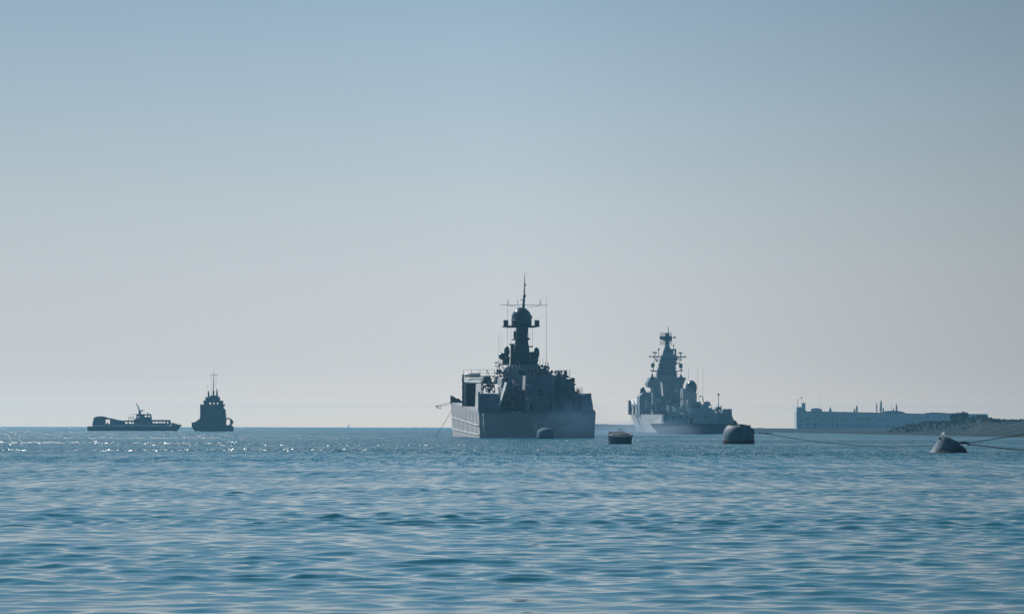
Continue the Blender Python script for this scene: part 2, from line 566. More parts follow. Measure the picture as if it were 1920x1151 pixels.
# bridge deckhouse under the mast
S.hd = Vector((.01, 1, 0))
S.one('mast_house', 'grey', 'poly', [(944, 706), (944, 693), (952, 686), (1010, 682), (1012, 690), (1020, 691), (1034, 700), (1040, 706)], 21, 12)
S.hd = Vector((-.096, .995, 0)).normalized()
mb = MB()
for (y, w) in ((684.3, 1.3), (689.3, .9), (694, .9)):
    S.rod(mb, [(943, y, 18), (970, y, 18)], w)
for x in (944, 953, 961, 969):
    S.rod(mb, [(x, 684.3, 18), (x, 697, 18)], .8)
S.part('bridge_railing', 'light', mb)
S.one('ladder', 'light', 'rod', [(973.8, 680, 20.5), (973.8, 694, 20.5)], 1.7)
S.one('platform', 'grey', 'box', 932, 696.6, 972, 699.4, 16, 5)
for a in ((930, 676, 945, 706, 17, 22, 30, 1.5, 5), (1011, 685, 1030, 702, 18, 24, 30, 2, 6), (944, 690, 1010, 704, 18, 20, 30, 2, 6)):
    mb = MB()
    clutter(S, mb, *a)
    S.part('deck_gear', 'dark', mb)
mb = MB()
S.rod(mb, [(1023, 701, 20), (1023.5, 679.5, 20), (1027.5, 679.5, 20), (1028.5, 701, 20)], 1.6)
S.part('aerial_frame', 'mast', mb)
mb = MB()
S.rod(mb, [(1024.3, 680, 20), (1024.8, 555, 20)], .8, 5, .35)
S.part('whip_aerial', 'mast', mb)
for (x, y0, y1) in ((934.5, 622, 680), (939, 628, 676), (958, 616, 660)):
    S.one('whip_aerial', 'mast', 'rod', [(x, y1, 20), (x + .3, y0, 20)], .5, 5, .3)
for (x0, y0, x1, y1) in ((951.5, 574, 951, 600), (951, 612, 951, 660), (998.5, 614, 998.5, 652)):
    S.one('signal_halyard', 'rope', 'rod', [(x0, y0, 27), (x1, y1, 27)], .5, 4)

# fire-control domes either side of the tower
for (x, y, wx, wz) in ((950.3, 659.5, 5.4, 10.8), (941.5, 668, 6.6, 6.6), (1006, 662, 5.6, 11.2), (997.5, 668, 7, 9), (1003.5, 674, 6.2, 8)):
    S.one('director_dome', 'radome', 'ball', x, y, 22 if x < 990 else 23, wx, wz)
S.one('director_pedestal', 'mast', 'poly', [(943, 672), (956, 668), (955, 684), (943, 684)], 22.3, 1.5)
S.one('director_pedestal', 'mast', 'poly', [(992, 672), (1009, 676), (1006, 690), (992, 690)], 23, 2)

# tower mast
mb = MB()
tw = [(945, 1012, 706), (962, 997, 684), (964, 993.5, 662), (966.5, 991, 645), (968.3, 989.5, 632), (969, 990.5, 613)]
rings = []
for (a, b, y) in tw:
    c1, c2 = S.p(a, y, 25), S.p(b, y, 25)
    w = (b - a) * S.u * .8
    rings.append([c1, c2, c2 + S.hd * w, c1 + S.hd * w])
vs = [q for R in rings for q in R]
fs = []
for i in range(len(rings) - 1):
    for k in range(4):
        fs.append((i * 4 + k, i * 4 + (k + 1) % 4, i * 4 + 4 + (k + 1) % 4, i * 4 + 4 + k))
fs += [(0, 1, 2, 3), tuple(len(vs) - 1 - k for k in range(4))]
mb.add(vs, fs)
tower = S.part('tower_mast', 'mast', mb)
S.one('exhaust_stack', 'mast', 'poly', [(957.5, 700), (958.5, 646), (955.5, 645.8), (955.5, 644.4), (965, 644.2), (965, 646), (963.5, 700)], 22.5, 1.5)
S.one('stack_pipe', 'light', 'rod', [(965.8, 645, 24), (964.6, 662, 24)], 1.0)
S.one('navigation_radar', 'mast', 'ball', 965.3, 628.5, 25, 2.7, 9)
S.one('mast_bracket', 'mast', 'box', 960.5, 635.5, 969, 637.5, 25, 1)
mb = MB()
S.poly(mb, [(990, 639), (990, 632), (995, 635.6), (991, 637.5)], 25, 1.2)
for x in (988.6, 990.4):
    S.rod(mb, [(x, 615, 24.6), (x, 634, 24.6)], .5, 4)
for y in (626, 630):
    S.rod(mb, [(990, y, 25), (994.5, y, 25)], .4, 4)
S.part('mast_ladder', 'mast', mb)
S.one('mast_bracket', 'mast', 'box', 990.5, 648.4, 999, 651, 25, .5)
mb = MB()
S.poly(mb, [(943, 611.2), (952, 610.2), (1004, 610.2), (1013, 611.2), (1012.8, 612), (1002, 613.6), (953, 613.6), (943.2, 612)], 25.5, 2.6)
plat = S.part('radar_platform', 'mast', mb)
for x0, x1 in ((944.6, 953.2), (1002.9, 1011.3)):
    S.one('aerial_box', 'mast', 'box', x0, 600, x1, 611, 26, .8)
S.one('radome', 'radome', 'lathe', 977.8, 611, 27, (0, 0, 1), [(0, 19), (10, 19.2), (19, 18.6), (24, 16.6), (28.5, 13.4), (32, 9.2), (34.3, 4.8), (35, .3)], 40)
S.one('radome_vent', 'mast', 'ball', 996.6, 594.5, 27, 1.6, 3)
S.one('radome_band', 'mast', 'lathe', 977.8, 601.5, 27, (0, 0, 1), [(0, 19.4), (.7, 19.5), (1.2, 19.4)], 40)
mb = MB()
S.rod(mb, [(981.5, 580, 27), (982.2, 562, 27), (983, 550, 27)], 5.0, 8, 3.6)
S.rod(mb, [(983, 550, 27), (983.6, 532, 27), (984, 511, 27)], 2.6, 8, .7)
S.ball(mb, 983.5, 555, 27, 2.7, 3)
S.ball(mb, 985, 534.5, 27, 1.9, 1.6)
S.rod(mb, [(981, 562.8, 27), (976.3, 562, 27)], 1)
S.rod(mb, [(976.4, 563.6, 27), (976.4, 559.6, 27)], .9)
S.part('pole_mast', 'mast', mb)
mb = MB()
S.rod(mb, [(937.5, 571.4, 27), (960, 572, 27), (982, 572, 27), (1003, 572.2, 27), (1026, 572.4, 27)], 1.0)
S.rod(mb, [(951.8, 573, 27), (972, 575.5, 27), (982, 579, 27)], .6)
S.rod(mb, [(1013, 573, 27), (994, 576, 27), (984, 579, 27)], .6)
yard = S.part('yardarm', 'mast', mb)
for x, y0, w in ((952.2, 561, 1.3), (970.6, 563, .8), (1012.8, 561, 1.3)):
    mb = MB()
    S.rod(mb, [(x, 572, 27), (x, y0 + 3, 27)], w)
    S.rod(mb, [(x, y0 + 3.5, 27), (x - 1, y0, 27)], .5, 4)
    S.rod(mb, [(x, y0 + 3.5, 27), (x + 1, y0, 27)], .5, 4)
    S.part('dipole_aerial', 'mast', mb, yard)

# ================================================================== CRUISER
cru = Thing('cruiser', 'large grey cruiser with pyramid mast, lattice radar and round dome, partly behind a small vessel', 'warship', 1315, 850, (-.042, .999))
C = cru
mb = MB()
secs = []
for (dep, tl, yl, bl, br, tr, yr) in [(0, 1243, 776.8, 1252, 1374, 1381, 793), (4, 1242, 776.8, 1248, 1376, 1380, 788), (110, 1187, 776.5, 1200, 1301, 1318, 776), (122, 1182, 776.5, 1196, 1290, 1310, 776)]:
    secs.append([C.p(tl, yl, dep), C.p(bl, 812, dep, -1.2), C.p(br, 812, dep, -1.2), C.p(tr, yr, dep)])
vs = [q for R in secs for q in R]
fs = [(0, 1, 2, 3)]
for i in range(3):
    for k in range(4):
        fs.append((i * 4 + k, i * 4 + (k + 1) % 4, i * 4 + 4 + (k + 1) % 4, i * 4 + 4 + k))
fs.append((15, 14, 13, 12))
mb.add(vs, fs)
C.part('hull', 'whull', mb)
mb = MB()
C.poly(mb, [(1244, 795), (1243.5, 777), (1353, 774), (1357, 766.5), (1372, 766.5), (1372.6, 778.7), (1375.7, 787), (1380, 789), (1383, 796)], -1.5, 8)
C.part('stern_house', 'grey', mb)
mb = MB()
clutter(C, mb, 1249, 757, 1290, 778, 5, 14, 40, 3, 8)
C.part('after_deck_gear', 'grey', mb)
C.one('satellite_dish', 'light', 'ball', 1253.5, 767.5, 4, 3, 3.4)
# launch tubes at the port bow
for i in range(4):
    x = 1182.6 + 6.2 * i
    mb = MB()
    lo_ = [C.p(x + 3.0, 757.4, 91), C.p(x + 7.2, 757.4, 90), C.p(x + 7.2, 761, 90), C.p(x + 3.0, 761, 91)]
    hi_ = [C.p(x - .4, 748.6, 98), C.p(x + 3.8, 747.4, 96.5), C.p(x + 3.8, 752, 96.5), C.p(x - .4, 752, 98)]
    mb.hexa(lo_ + hi_)
    tb = C.part('missile_tube', 'white', mb)
    mb = MB()
    plate(C, 'tube_support', 'light', (x + .4, x + 3.6, 757.6), (x + 2.4, x + 5.4, 768), 88, 1.4, tb)
    plate(C, 'tube_support', 'light', (x + 2.2, x + 5.0, 768), (x + 1.6, x + 4.4, 777), 88, 1.4, tb)
C.one('tube_base', 'dark', 'box', 1180, 750, 1208, 777, 97, 5)
plate(C, 'tube_platform', 'light', (1206.6, 1211, 766), (1206, 1210.4, 777), 88, 2)
C.one('gun_director', 'radome', 'lathe', 1205, 749, 88, (0, 0, 1), [(0, 5), (16, 5), (20, 4.2), (23, 2.4), (24, .3)], 20)
C.one('forward_deckhouse', 'grey', 'poly', [(1199.5, 777), (1199.5, 743), (1206, 736), (1224, 735), (1284, 728), (1306, 752), (1306, 777)], 80, 12)
C.one('bridge', 'grey', 'poly', [(1224, 777), (1224, 727), (1215, 724), (1213.8, 718), (1216.4, 713.5), (1219, 707.5), (1232, 706), (1270, 707), (1278, 706), (1286.8, 708.6), (1285, 712), (1281, 722), (1281, 777)], 70, 9)
mb = MB()
tw = [(1231, 1271, 712), (1234, 1267, 693), (1238.5, 1267.5, 678), (1240.5, 1271, 668), (1243.5, 1261, 663), (1246.5, 1256.5, 651), (1247.6, 1254.6, 645)]
rings = []
for (a, b, y) in tw:
    c1, c2 = C.p(a, y, 66), C.p(b, y, 66)
    w = (b - a) * C.u * .9
    rings.append([c1, c2, c2 + C.hd * w, c1 + C.hd * w])
vs = [q for R in rings for q in R]
fs = []
for i in range(len(rings) - 1):
    for k in range(4):
        fs.append((i * 4 + k, i * 4 + (k + 1) % 4, i * 4 + 4 + (k + 1) % 4, i * 4 + 4 + k))
fs += [(0, 1, 2, 3), tuple(len(vs) - 1 - k for k in range(4))]
mb.add(vs, fs)
C.part('pyramid_mast', 'grey', mb)
for (y, x0, x1) in ((657, 1243.6, 1259.6), (673, 1237.6, 1272), (681, 1236.2, 1270), (690, 1233.4, 1268.6), (701, 1231, 1271)):
    C.one('mast_gallery', 'mast', 'box', x0, y, x1, y + 1.1, 65.2, 1)
for (x, y) in ((1238, 676), (1236, 684), (1268, 680), (1269.5, 674), (1233.5, 697), (1268.5, 697), (1244, 662), (1260, 659)):
    C.one('aerial_pod', 'mast', 'ball', x, y, 65.5, 1.5, 2)
C.one('mast_column', 'mast', 'poly', [(1247.5, 650), (1248, 624), (1254.5, 624), (1255, 650)], 67, 1.4)
mb = MB()
C.rod(mb, [(1253.2, 626, 67), (1253.3, 610, 67)], 1.6, 6, .6)
C.part('pole_mast', 'mast', mb)
mb = MB()
for y in (624.5, 627, 629.5, 640, 643, 646):
    C.rod(mb, [(1237.5, y, 66), (1259.6, y - .3, 66)], .6, 4)
for x in np.linspace(1237.6, 1259.6, 12):
    C.rod(mb, [(x, 624, 66), (x, 647, 66)], .5, 4)
C.poly(mb, [(1236.8, 630.5), (1260, 630), (1260, 639), (1250, 640), (1237, 635)], 65.6, .8)
C.part('lattice_radar', 'mast', mb)
mb = MB()
C.rod(mb, [(1259, 633, 66), (1265.5, 632.4, 66)], 1.4)
C.ball(mb, 1265, 632.4, 66, 1.9, 2.2)
C.part('radar_counterweight', 'mast', mb)
for (x0, x1, y) in ((1216.5, 1241, 668.5), (1270, 1287, 669)):
    mb = MB()
    C.rod(mb, [(x0, y, 66), (x1, y, 66)], 2.2)
    for x in np.linspace(x0 + 2, x1 - 2, 4):
        C.ball(mb, x, y, 65.8, 1.3, 1.8)
    arm = C.part('yardarm', 'mast', mb)
for (x, y0, y1, w) in ((1228, 661, 668, 8.5), (1276, 661.6, 668, 7)):
    mb = MB()
    C.rod(mb, [(x, y1, 66), (x, y0, 66)], 1.6)
    C.box(mb, x - w / 2, y0 - 1.2, x + w / 2, y0 + 1.2, 65.5, .8)
    C.part('tee_radar', 'mast', mb)
mb = MB()
C.rod(mb, [(1235, 668, 66), (1235, 656, 66)], 1.1)
C.ball(mb, 1235, 655, 66, 1.5, 2.8)
C.part('aerial_pod', 'mast', mb)
mb = MB()
C.box(mb, 1259, 654, 1268, 657, 66, 1.6)
C.box(mb, 1260, 656, 1263, 664, 66, 1)
C.box(mb, 1265, 656, 1268, 668, 66, 1)
C.ball(mb, 1262.8, 648, 66, 1.1, 2.8)
C.rod(mb, [(1262.8, 655, 66), (1262.8, 646, 66)], .7)
C.part('aerial_platform', 'mast', mb)
for a in ((1268, 669, 1281, 683, 66, 67, 14, 1, 3), (1226, 670, 1240, 678, 66, 67, 5, 1, 3)):
    mb = MB()
    clutter(C, mb, *a)
    C.part('mast_fittings', 'mast', mb)
for (x, y) in ((1224, 684.5), (1276.5, 686)):
    mb = MB()
    C.ball(mb, x, y, 65, 3.6, 5)
    C.rod(mb, [(x + .8, y + 3, 65), (x + 1, y + 12, 65)], 1.8)
    C.part('radar_dish', 'mast', mb)
for pts in ([(1220, 693.5), (1232, 695), (1236, 695), (1236, 697), (1222, 696)], [(1265, 697), (1265, 695.5), (1270, 695.5), (1279.5, 692.5), (1280, 695)]):
    C.one('radar_sponson', 'mast', 'poly', pts, 65, 2.5)
for (x, y) in ((1223, 699.5), (1277, 701)):
    C.one('searchlight_tower', 'mast', 'poly', [(x - 3.5, 712), (x - 1, 702), (x - .6, y), (x + .6, y), (x + 1.4, 703), (x + 4, 712)], 68, 1)
for a in ((1208, 732, 1224, 746, 76, 79, 12, 2, 5), (1212, 745, 1285, 777, 66, 69, 70, 2, 8)):
    mb = MB()
    clutter(C, mb, *a)
    C.part('pipework', 'grey', mb)
plate(C, 'signal_pole', 'light', (1237.4, 1241.4, 715), (1240.4, 1243.6, 742), 62, 1.6)
C.one('lamp', 'white', 'ball', 1268.3, 731.5, 62, 1.2, 2.6)
C.one('radome', 'radome', 'lathe', 1294, 740, 40, (.12, -.25, 1), [(0, 9), (6, 10.4), (14, 11), (20, 9.8), (24.5, 6.6), (27.2, 3), (28, .3)], 32)
C.one('radome_base', 'grey', 'poly', [(1280.5, 777), (1280.5, 728), (1288, 731), (1300, 731), (1303, 737), (1306.5, 737), (1306.5, 777)], 38, 8)
C.one('crane_boom', 'light', 'rod', [(1276, 735, 30), (1281.5, 776, 30)], 1.8)
mb = MB()
C.poly(mb, [(1275.5, 747.5), (1279.6, 745.5), (1279.8, 748.5), (1276, 750.5)], 29, .05)
C.part('signal_flag', 'red', mb)
mb = MB()
C.rod(mb, [(1347.2, 775, 3), (1347.4, 737, 3)], 1.5, 6, 1.0)
C.ball(mb, 1347.4, 739.5, 3, 1.6, 2.8)
C.ball(mb, 1346.9, 764, 3, 1.7, 1.5)
C.rod(mb, [(1347.2, 757, 3), (1340.5, 769, 3)], .5, 4)
C.part('ensign_staff', 'mast', mb)
for x, y0, y1 in ((1318, 688, 752), (1308, 684, 740), (1291, 688, 712)):
    C.one('whip_aerial', 'mast', 'rod', [(x, y1, 30), (x, y0, 30)], .45, 4, .25)
mb = MB()
clutter(C, mb, 1326, 762, 1352, 778, 2, 6, 26, 2, 7)
C.part('stern_gear', 'grey', mb)

# ================================================================== SMALL SUPPORT VESSEL
sv = Thing('support_vessel', 'small blue-grey naval vessel lying low in smoke between the cruiser and a large buoy', 'ship', 1300, 690, (0.066, 1))
V = sv
mb = MB()
near = [V.p(1220, 793.8, 3), V.p(1383, 794, 3), V.p(1379, 806, 2), V.p(1370, 815, 1.5, -.8), V.p(1240, 815, 1.5, -.8), V.p(1230, 807.5, 2), V.p(1221.2, 799.5, 2.6)]
far = [q + Vector((0.4, 6 + (i in (2, 3, 4, 5)) * 1.0, 0)) for i, q in enumerate(near)]
mb.prism(near, far)
vh = V.part('hull', 'navy', mb)
V.one('rubbing_strake', 'navy', 'box', 1221, 794.4, 1380, 796, 2.7, .25, parent=vh)
mb = MB()
V.poly(mb, [(1250, 794), (1252, 776), (1328, 776), (1328, 794)], 3.6, 4.2)
dh = V.part('deckhouse', 'bluegrey', mb)
for x in (1262, 1274, 1287, 1300, 1313, 1322):
    V.one('window', 'glass', 'box', x, 780, x + 3.5, 783.5, 3.5, .12, parent=dh)
V.one('door', 'glass', 'box', 1294, 784, 1299, 793.5, 3.52, .1, parent=dh)
V.one('wheelhouse', 'bluegrey', 'poly', [(1297, 776), (1295, 760), (1296, 757), (1316, 757), (1320, 759), (1328, 776)], 4, 3.4)
V.one('wheelhouse_roof', 'light', 'box', 1294.5, 752.8, 1314.5, 756.8, 3.8, 3.8)
for x in (1298, 1303, 1308):
    V.one('window', 'glass', 'box', x, 760, x + 3.4, 764, 3.9, .12)
V.one('funnel', 'bluegrey', 'poly', [(1317, 776), (1319, 753.5), (1326, 752), (1331, 753), (1333.6, 760.4), (1329, 760.4), (1329, 776)], 4.6, 2)
V.one('after_house', 'bluegrey', 'poly', [(1328, 794), (1328, 763.5), (1333, 764.5), (1336, 771), (1345, 774), (1345, 794)], 5.2, 2.2)
mb = MB()
V.rod(mb, [(1311, 753, 5), (1310.5, 743, 5), (1317, 742, 5), (1318, 753, 5)], 1)
V.ball(mb, 1313, 742.5, 5, 1.9, 1.5)
V.rod(mb, [(1318.5, 753, 5), (1318.5, 747, 5)], 1.5)
V.part('mast', 'mast', mb)
V.one('davit', 'light', 'rod', [(1289.4, 776, 3.4), (1289, 750, 3.4)], 2.2)
mb = MB()
clutter(V, mb, 1252, 762, 1292, 776.5, 3.8, 6, 26, 2, 7)
V.part('deck_gear', 'bluegrey', mb)
mb = MB()
clutter(V, mb, 1300, 766, 1327, 775, 3.7, 3.9, 12, 2, 5)
V.part('wheelhouse_fittings', 'bluegrey', mb)
mb = MB()
V.poly(mb, [(1374, 795), (1374.5, 787.8), (1380, 788.5), (1383.5, 795)], 3.5, 3)
V.part('bow_winch', 'dark', mb)

# ================================================================== HARBOUR TUG (left)
tug = Thing('tugboat', 'dark harbour tug seen end-on with tall thin mast, beside the long ferry', 'tugboat', 400, 900, (-.115, 1))
T = tug
mb = MB()
pr = [(360.2, 792), (366, 791), (374, 789.5), (424, 790), (424.6, 796.5), (433, 796.8), (437.6, 799), (438.2, 804), (436.5, 812), (368, 812), (363.5, 805), (360.2, 799)]
T.poly(mb, pr, 0, 20)
T.part('hull', 'navy', mb)
T.one('fender', 'black', 'rod', [(360.8, 791.6, -.3), (361, 799, -.3), (365, 806.5, -.3)], 3.2)
T.one('fender', 'black', 'rod', [(366, 806.2, -.4), (400, 806.8, -.6), (436, 805.4, -.4)], 3.4)
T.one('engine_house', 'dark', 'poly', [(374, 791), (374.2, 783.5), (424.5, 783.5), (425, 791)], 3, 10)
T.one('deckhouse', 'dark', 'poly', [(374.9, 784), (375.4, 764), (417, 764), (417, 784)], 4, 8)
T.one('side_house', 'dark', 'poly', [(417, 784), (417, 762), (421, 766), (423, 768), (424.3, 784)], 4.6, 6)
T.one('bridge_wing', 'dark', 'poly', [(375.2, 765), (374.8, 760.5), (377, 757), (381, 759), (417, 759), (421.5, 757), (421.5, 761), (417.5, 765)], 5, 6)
mb = MB()
holes = [(392.6, 754.6, 395.6, 757.6), (399.8, 754.8, 402.4, 757.4), (406.8, 754.8, 409.2, 757.6)]
T.holed(mb, 381.4, 751.6, 418.6, 760, holes, 6, .12)
T.holed(mb, 381.6, 751.8, 418.4, 760, holes, 9, .12)
T.poly(mb, [(380.8, 752), (380.8, 750.8), (419, 750.8), (419, 752)], 5.7, 3.8)
T.box(mb, 381.4, 751.5, 384, 760, 6.1, 2.9)
T.box(mb, 415.6, 751.5, 418.6, 760, 6.1, 2.9)
T.part('wheelhouse', 'dark', mb)
T.one('monkey_island', 'dark', 'poly', [(385.5, 751), (386, 745), (393, 744), (395, 741), (405, 741), (408, 744), (412, 745), (412, 751)], 6.4, 2.5)
for x, y in ((390.8, 732), (406.6, 728.5)):
    T.one('exhaust_pipe', 'dark', 'poly', [(x - 1.6, 751), (x - 1.4, 737), (x - .9, y), (x + .2, y), (x + 2, 737.5), (x + 2, 751)], 6.8, 1.2)
mb = MB()
T.rod(mb, [(400, 744, 7), (400.3, 729, 7), (401, 695, 7)], 2.2, 6, .8)
T.rod(mb, [(400.2, 744, 7), (400.2, 732, 7)], 3.4)
T.part('mast', 'mast', mb)
mb = MB()
T.rod(mb, [(392.5, 702.6, 7), (408.5, 702.8, 7)], .8)
T.part('yardarm', 'mast', mb)
mb = MB()
for x, y0, y1 in ((396, 703, 740), (405, 703, 725), (389.2, 721, 728)):
    T.one('signal_halyard', 'rope', 'rod', [(x, y0, 7), (x, y1, 7)], .35, 4)
mb = MB()
clutter(T, mb, 384, 742, 412, 751, 5, 6.5, 16, 1, 3.4)
T.part('roof_fittings', 'mast', mb)
mb = MB()
for x in (384.8, 387.2, 412.6):
    T.rod(mb, [(x, 744, 6), (x, 751, 6)], .8)
T.rod(mb, [(384.6, 743.8, 6), (388, 743.8, 6)], .6)
T.part('railing', 'mast', mb)
mb = MB()
T.rod(mb, [(424.5, 784.5, 4), (429, 784.2, 4), (434.5, 787.2, 4), (437, 791, 4), (434.5, 795.5, 4), (429.5, 796.6, 4)], 2.6, 8)
T.poly(mb, [(431, 786), (436, 788), (437, 793), (434, 796.5), (431.5, 796.5)], 4, 1.5)
T.part('workboat_davit', 'dark', mb)
T.one('bulwark', 'navy', 'poly', [(362, 793), (367, 790), (372, 786.2), (375, 784), (375, 793)], 3, 3)

# ================================================================== FERRY (left)
fer = Thing('ferry', 'long low passenger ferry with raked mast and curved roof at its stern', 'ferry', 250, 950, (-.148, 1))
E = fer
mb = MB()
near = [E.p(163, 803, 1), E.p(163.6, 800.2, 0), E.p(166.5, 798.8, 0), E.p(318, 798.8, 0), E.p(322, 798, 0), E.p(322.6, 792.4, .8), E.p(328, 795, 1), E.p(337, 796, 3), E.p(341.6, 795.4, 4), E.p(338, 799.5, 4), E.p(330.5, 808, 3.5, -.5), E.p(166, 808, .6, -.5), E.p(163.4, 806, .8, .3)]
far = [Vector((q.x - .148 * (9 - 2 * q.y), 9 - q.y * 0.999 + .01, q.z)) for q in near]
mb.prism(near, far)
fh = E.part('hull', 'navy', mb)
E.one('deck_band', 'bluegrey', 'box', 174, 796.4, 319, 799.4, -.06, .3)
mb = MB()
E.poly(mb, [(172.5, 797), (176.2, 782), (184, 780.4), (192, 780), (198, 781.5), (198, 797)], .3, 8)
E.poly(mb, [(198, 786), (198, 781.5), (206, 783.6), (206, 786.2)], .3, 8)
E.poly(mb, [(206, 797), (206, 783.6), (214, 785), (224, 787.4), (233, 788.4), (233, 797)], .3, 8)
E.part('stern_canopy', 'ferry', mb)
E.one('deck_locker', 'ferry', 'poly', [(198, 797), (198, 794.6), (200.4, 793), (201.4, 789.6), (202.4, 793.4), (206, 795), (206, 797)], 2, 3)
hl = [(234.5, 790.8, 239, 794), (241.5, 790.8, 246.8, 794), (248.4, 790.8, 251.2, 794)]
hr = [(286, 790.2, 289.4, 793), (290.6, 790.2, 297, 793), (298.6, 790.2, 301.6, 793), (302.8, 790.2, 305.4, 793), (306.6, 790.2, 310, 793), (313.4, 790, 315.4, 794)]
mb = MB()
E.holed(mb, 233, 788.3, 255, 797, hl, .4, .1)
E.holed(mb, 233, 788.3, 255, 797, hl, 8, .1)
E.box(mb, 233, 787.8, 255.5, 788.6, .3, 8)
E.part('after_saloon', 'ferry', mb)
mb = MB()
E.holed(mb, 285, 787.2, 319, 797, hr, .4, .1)
E.holed(mb, 285, 787.2, 319, 797, hr, 8, .1)
E.poly(mb, [(284.5, 787.8), (284.5, 786.8), (319.4, 786.8), (319.6, 787.8)], .3, 8)
E.poly(mb, [(318.4, 797), (318.4, 787), (319.6, 787), (321.6, 797)], .3, 8)
E.part('forward_saloon', 'ferry', mb)
E.one('midship_house', 'ferry', 'poly', [(251, 797), (251.5, 787), (254.5, 784), (284.6, 784), (285.4, 797)], .2, 8.3)
E.one('boarding_door', 'glass', 'box', 258, 790.5, 270, 798.5, .1, .15)
E.one('side_door', 'light', 'box', 278, 791.4, 280.2, 796, .12, .1)
hw = [(258.6, 780, 260.2, 782.6), (271, 778.6, 276, 781.4), (278, 778.6, 281.4, 781.4)]
mb = MB()
E.holed(mb, 255.5, 776.6, 283.4, 784.4, hw, 1.5, .1)
E.holed(mb, 255.5, 776.6, 283.4, 784.4, hw, 6, .1)
E.poly(mb, [(254.8, 777), (254.8, 775.9), (283.6, 775.9), (284, 777)], 1.3, 5)
E.poly(mb, [(282.6, 784.4), (282.6, 777), (283.6, 777), (285, 784.4)], 1.4, 4.8)
E.part('wheelhouse', 'ferry', mb)
mb = MB()
E.rod(mb, [(263.5, 776, 4), (260.6, 768, 4), (255.2, 755, 4)], 3.2, 6, 1.0)
E.poly(mb, [(259.5, 776.5), (260, 768), (262.5, 767.5), (264.5, 771.5), (264, 776.5)], 3.6, .8)
for k in range(3):
    E.rod(mb, [(258 + k * .9, 761 + 2.4 * k, 4), (260.4 + k * .7, 759.6 + 2.4 * k, 4)], .8)
E.part('mast', 'mast', mb)
mb = MB()
E.rod(mb, [(263, 770.5, 4), (267.5, 770, 4)], 1.2)
E.rod(mb, [(263.5, 768.4, 4), (272, 768.4, 4)], .7)
E.ball(mb, 267, 770, 4, 1.3, 1.4)
E.part('radar', 'mast', mb)
E.one('horn', 'mast', 'rod', [(277.5, 776, 3), (277.2, 772.4, 3)], 1.6)
mb = MB()
E.rod(mb, [(245, 776.6, 2), (255.5, 776.4, 2)], .8)
for x in (241, 244, 247.5, 250.5):
    E.rod(mb, [(x, 788, 2), (x, 780.5, 2)], .7)
for y in (781, 784):
    E.rod(mb, [(240.5, y, 2), (252, y, 2)], .6)
E.part('upper_deck_railing', 'mast', mb)
mb = MB()
for x in (328, 332, 336):
    E.rod(mb, [(x, 796, 3), (x, 792.6, 3)], .4, 4)
E.rod(mb, [(322, 792, 3), (336.5, 792.6, 3)], .35, 4)
E.part('bow_railing', 'mast', mb)

# ================================================================== BUOYS
G = 'steel mooring buoys floating in the bay'
# tilted flat-topped drum
b1 = Thing('mooring_buoy', 'dark drum buoy with a tilted flat lid and lifting ring, left of the largest buoy', 'buoy', 1162, 283, (0, 1), G)
ax = Vector((.045, -.2, 1)).normalized()
mb = MB()
k = b1.u
top = b1.p(1163, 813.4, 0)
mb.lathe(top, ax, [(-26 * k, 22.4 * k), (-24 * k, 22.6 * k), (-3.2 * k, 22.6 * k), (-2.6 * k, 23.8 * k), (-.6 * k, 23.8 * k), (0, 22.8 * k), (0, 20.6 * k), (-.8 * k, 20.2 * k), (-.8 * k, .02)], 40)
b1.part('drum', 'buoy', mb)
mb = MB()
mb.lathe(top - ax * .8 * k, ax, [(0, 19.8 * k), (.35 * k, 19.6 * k), (.5 * k, .02)], 36)
b1.part('lid', 'lid', mb)
mb = MB()
ctr = b1.p(1163.5, 807.6, 0)
mb.tube([ctr + Vector((math.cos(a) * 3.1 * k, 0, math.sin(a) * 3.4 * k)) for a in np.linspace(-.5, math.pi + .5, 15)], .75 * k, 6)
b1.part('lifting_ring', 'dark', mb)
mb = MB()
for a in (2.6, 3.3, .4, 1.2, -.6, -1.6, -2.2):
    q = top + (Vector((1, 0, -.045)) * math.cos(a) + Vector((0, 1, .2)) * math.sin(a)) * 22.6 * k
    mb.tube([q, q + ax * (2.6 if a == 2.6 else 1.6) * k], 1.0 * k, 5)
b1.part('rim_lug', 'dark', mb)

# big barrel
b2 = Thing('mooring_buoy', 'largest barrel-shaped buoy with rusty waterline, in front of the small naval vessel', 'buoy', 1385, 290, (0, 1), G)
k = b2.u
mb = MB()
c = b2.p(1385, 831, 0, 0)
prof = [(-10, 28.6), (0, 29.2), (6, 29.6), (16, 29.4), (22, 28.2), (27, 26.2), (31, 23.6), (33.6, 21), (35, 18), (35.4, .1)]
mb.lathe(c, (-.02, -.03, 1), [(a * k, r * k) for a, r in prof], 44)
bb = b2.part('barrel', 'buoy', mb)
mb = MB()
mb.lathe(c, (-.02, -.03, 1), [(-9 * k, 28.9 * k), (0, 29.5 * k), (5.5 * k, 29.9 * k), (7 * k, 29.8 * k)], 44)
b2.part('rust_band', 'rust', mb)
mb = MB()
for i in range(46):
    a, rr = rnd.uniform(0, 6.28), rnd.uniform(4, 21)
    mb.ball(c + Vector((math.cos(a) * rr * k, math.sin(a) * rr * k, (35.2 + rnd.uniform(-1, .6) - (rr / 21) ** 4 * 1.5) * k)), rnd.uniform(1.2, 3.2) * k, 2 * k, rnd.uniform(.8, 1.7) * k, 7, 5)
b2.part('weed_crust', 'weed', mb)
mb = MB()
q = b2.p(1411, 808, 0)
mb.lathe(q, (1, -.2, .25), [(-3 * k, 4 * k), (0, 5.5 * k), (2.6 * k, 5.5 * k), (3.4 * k, 2 * k)], 16)
b2.part('hawse_fitting', 'dark', mb)

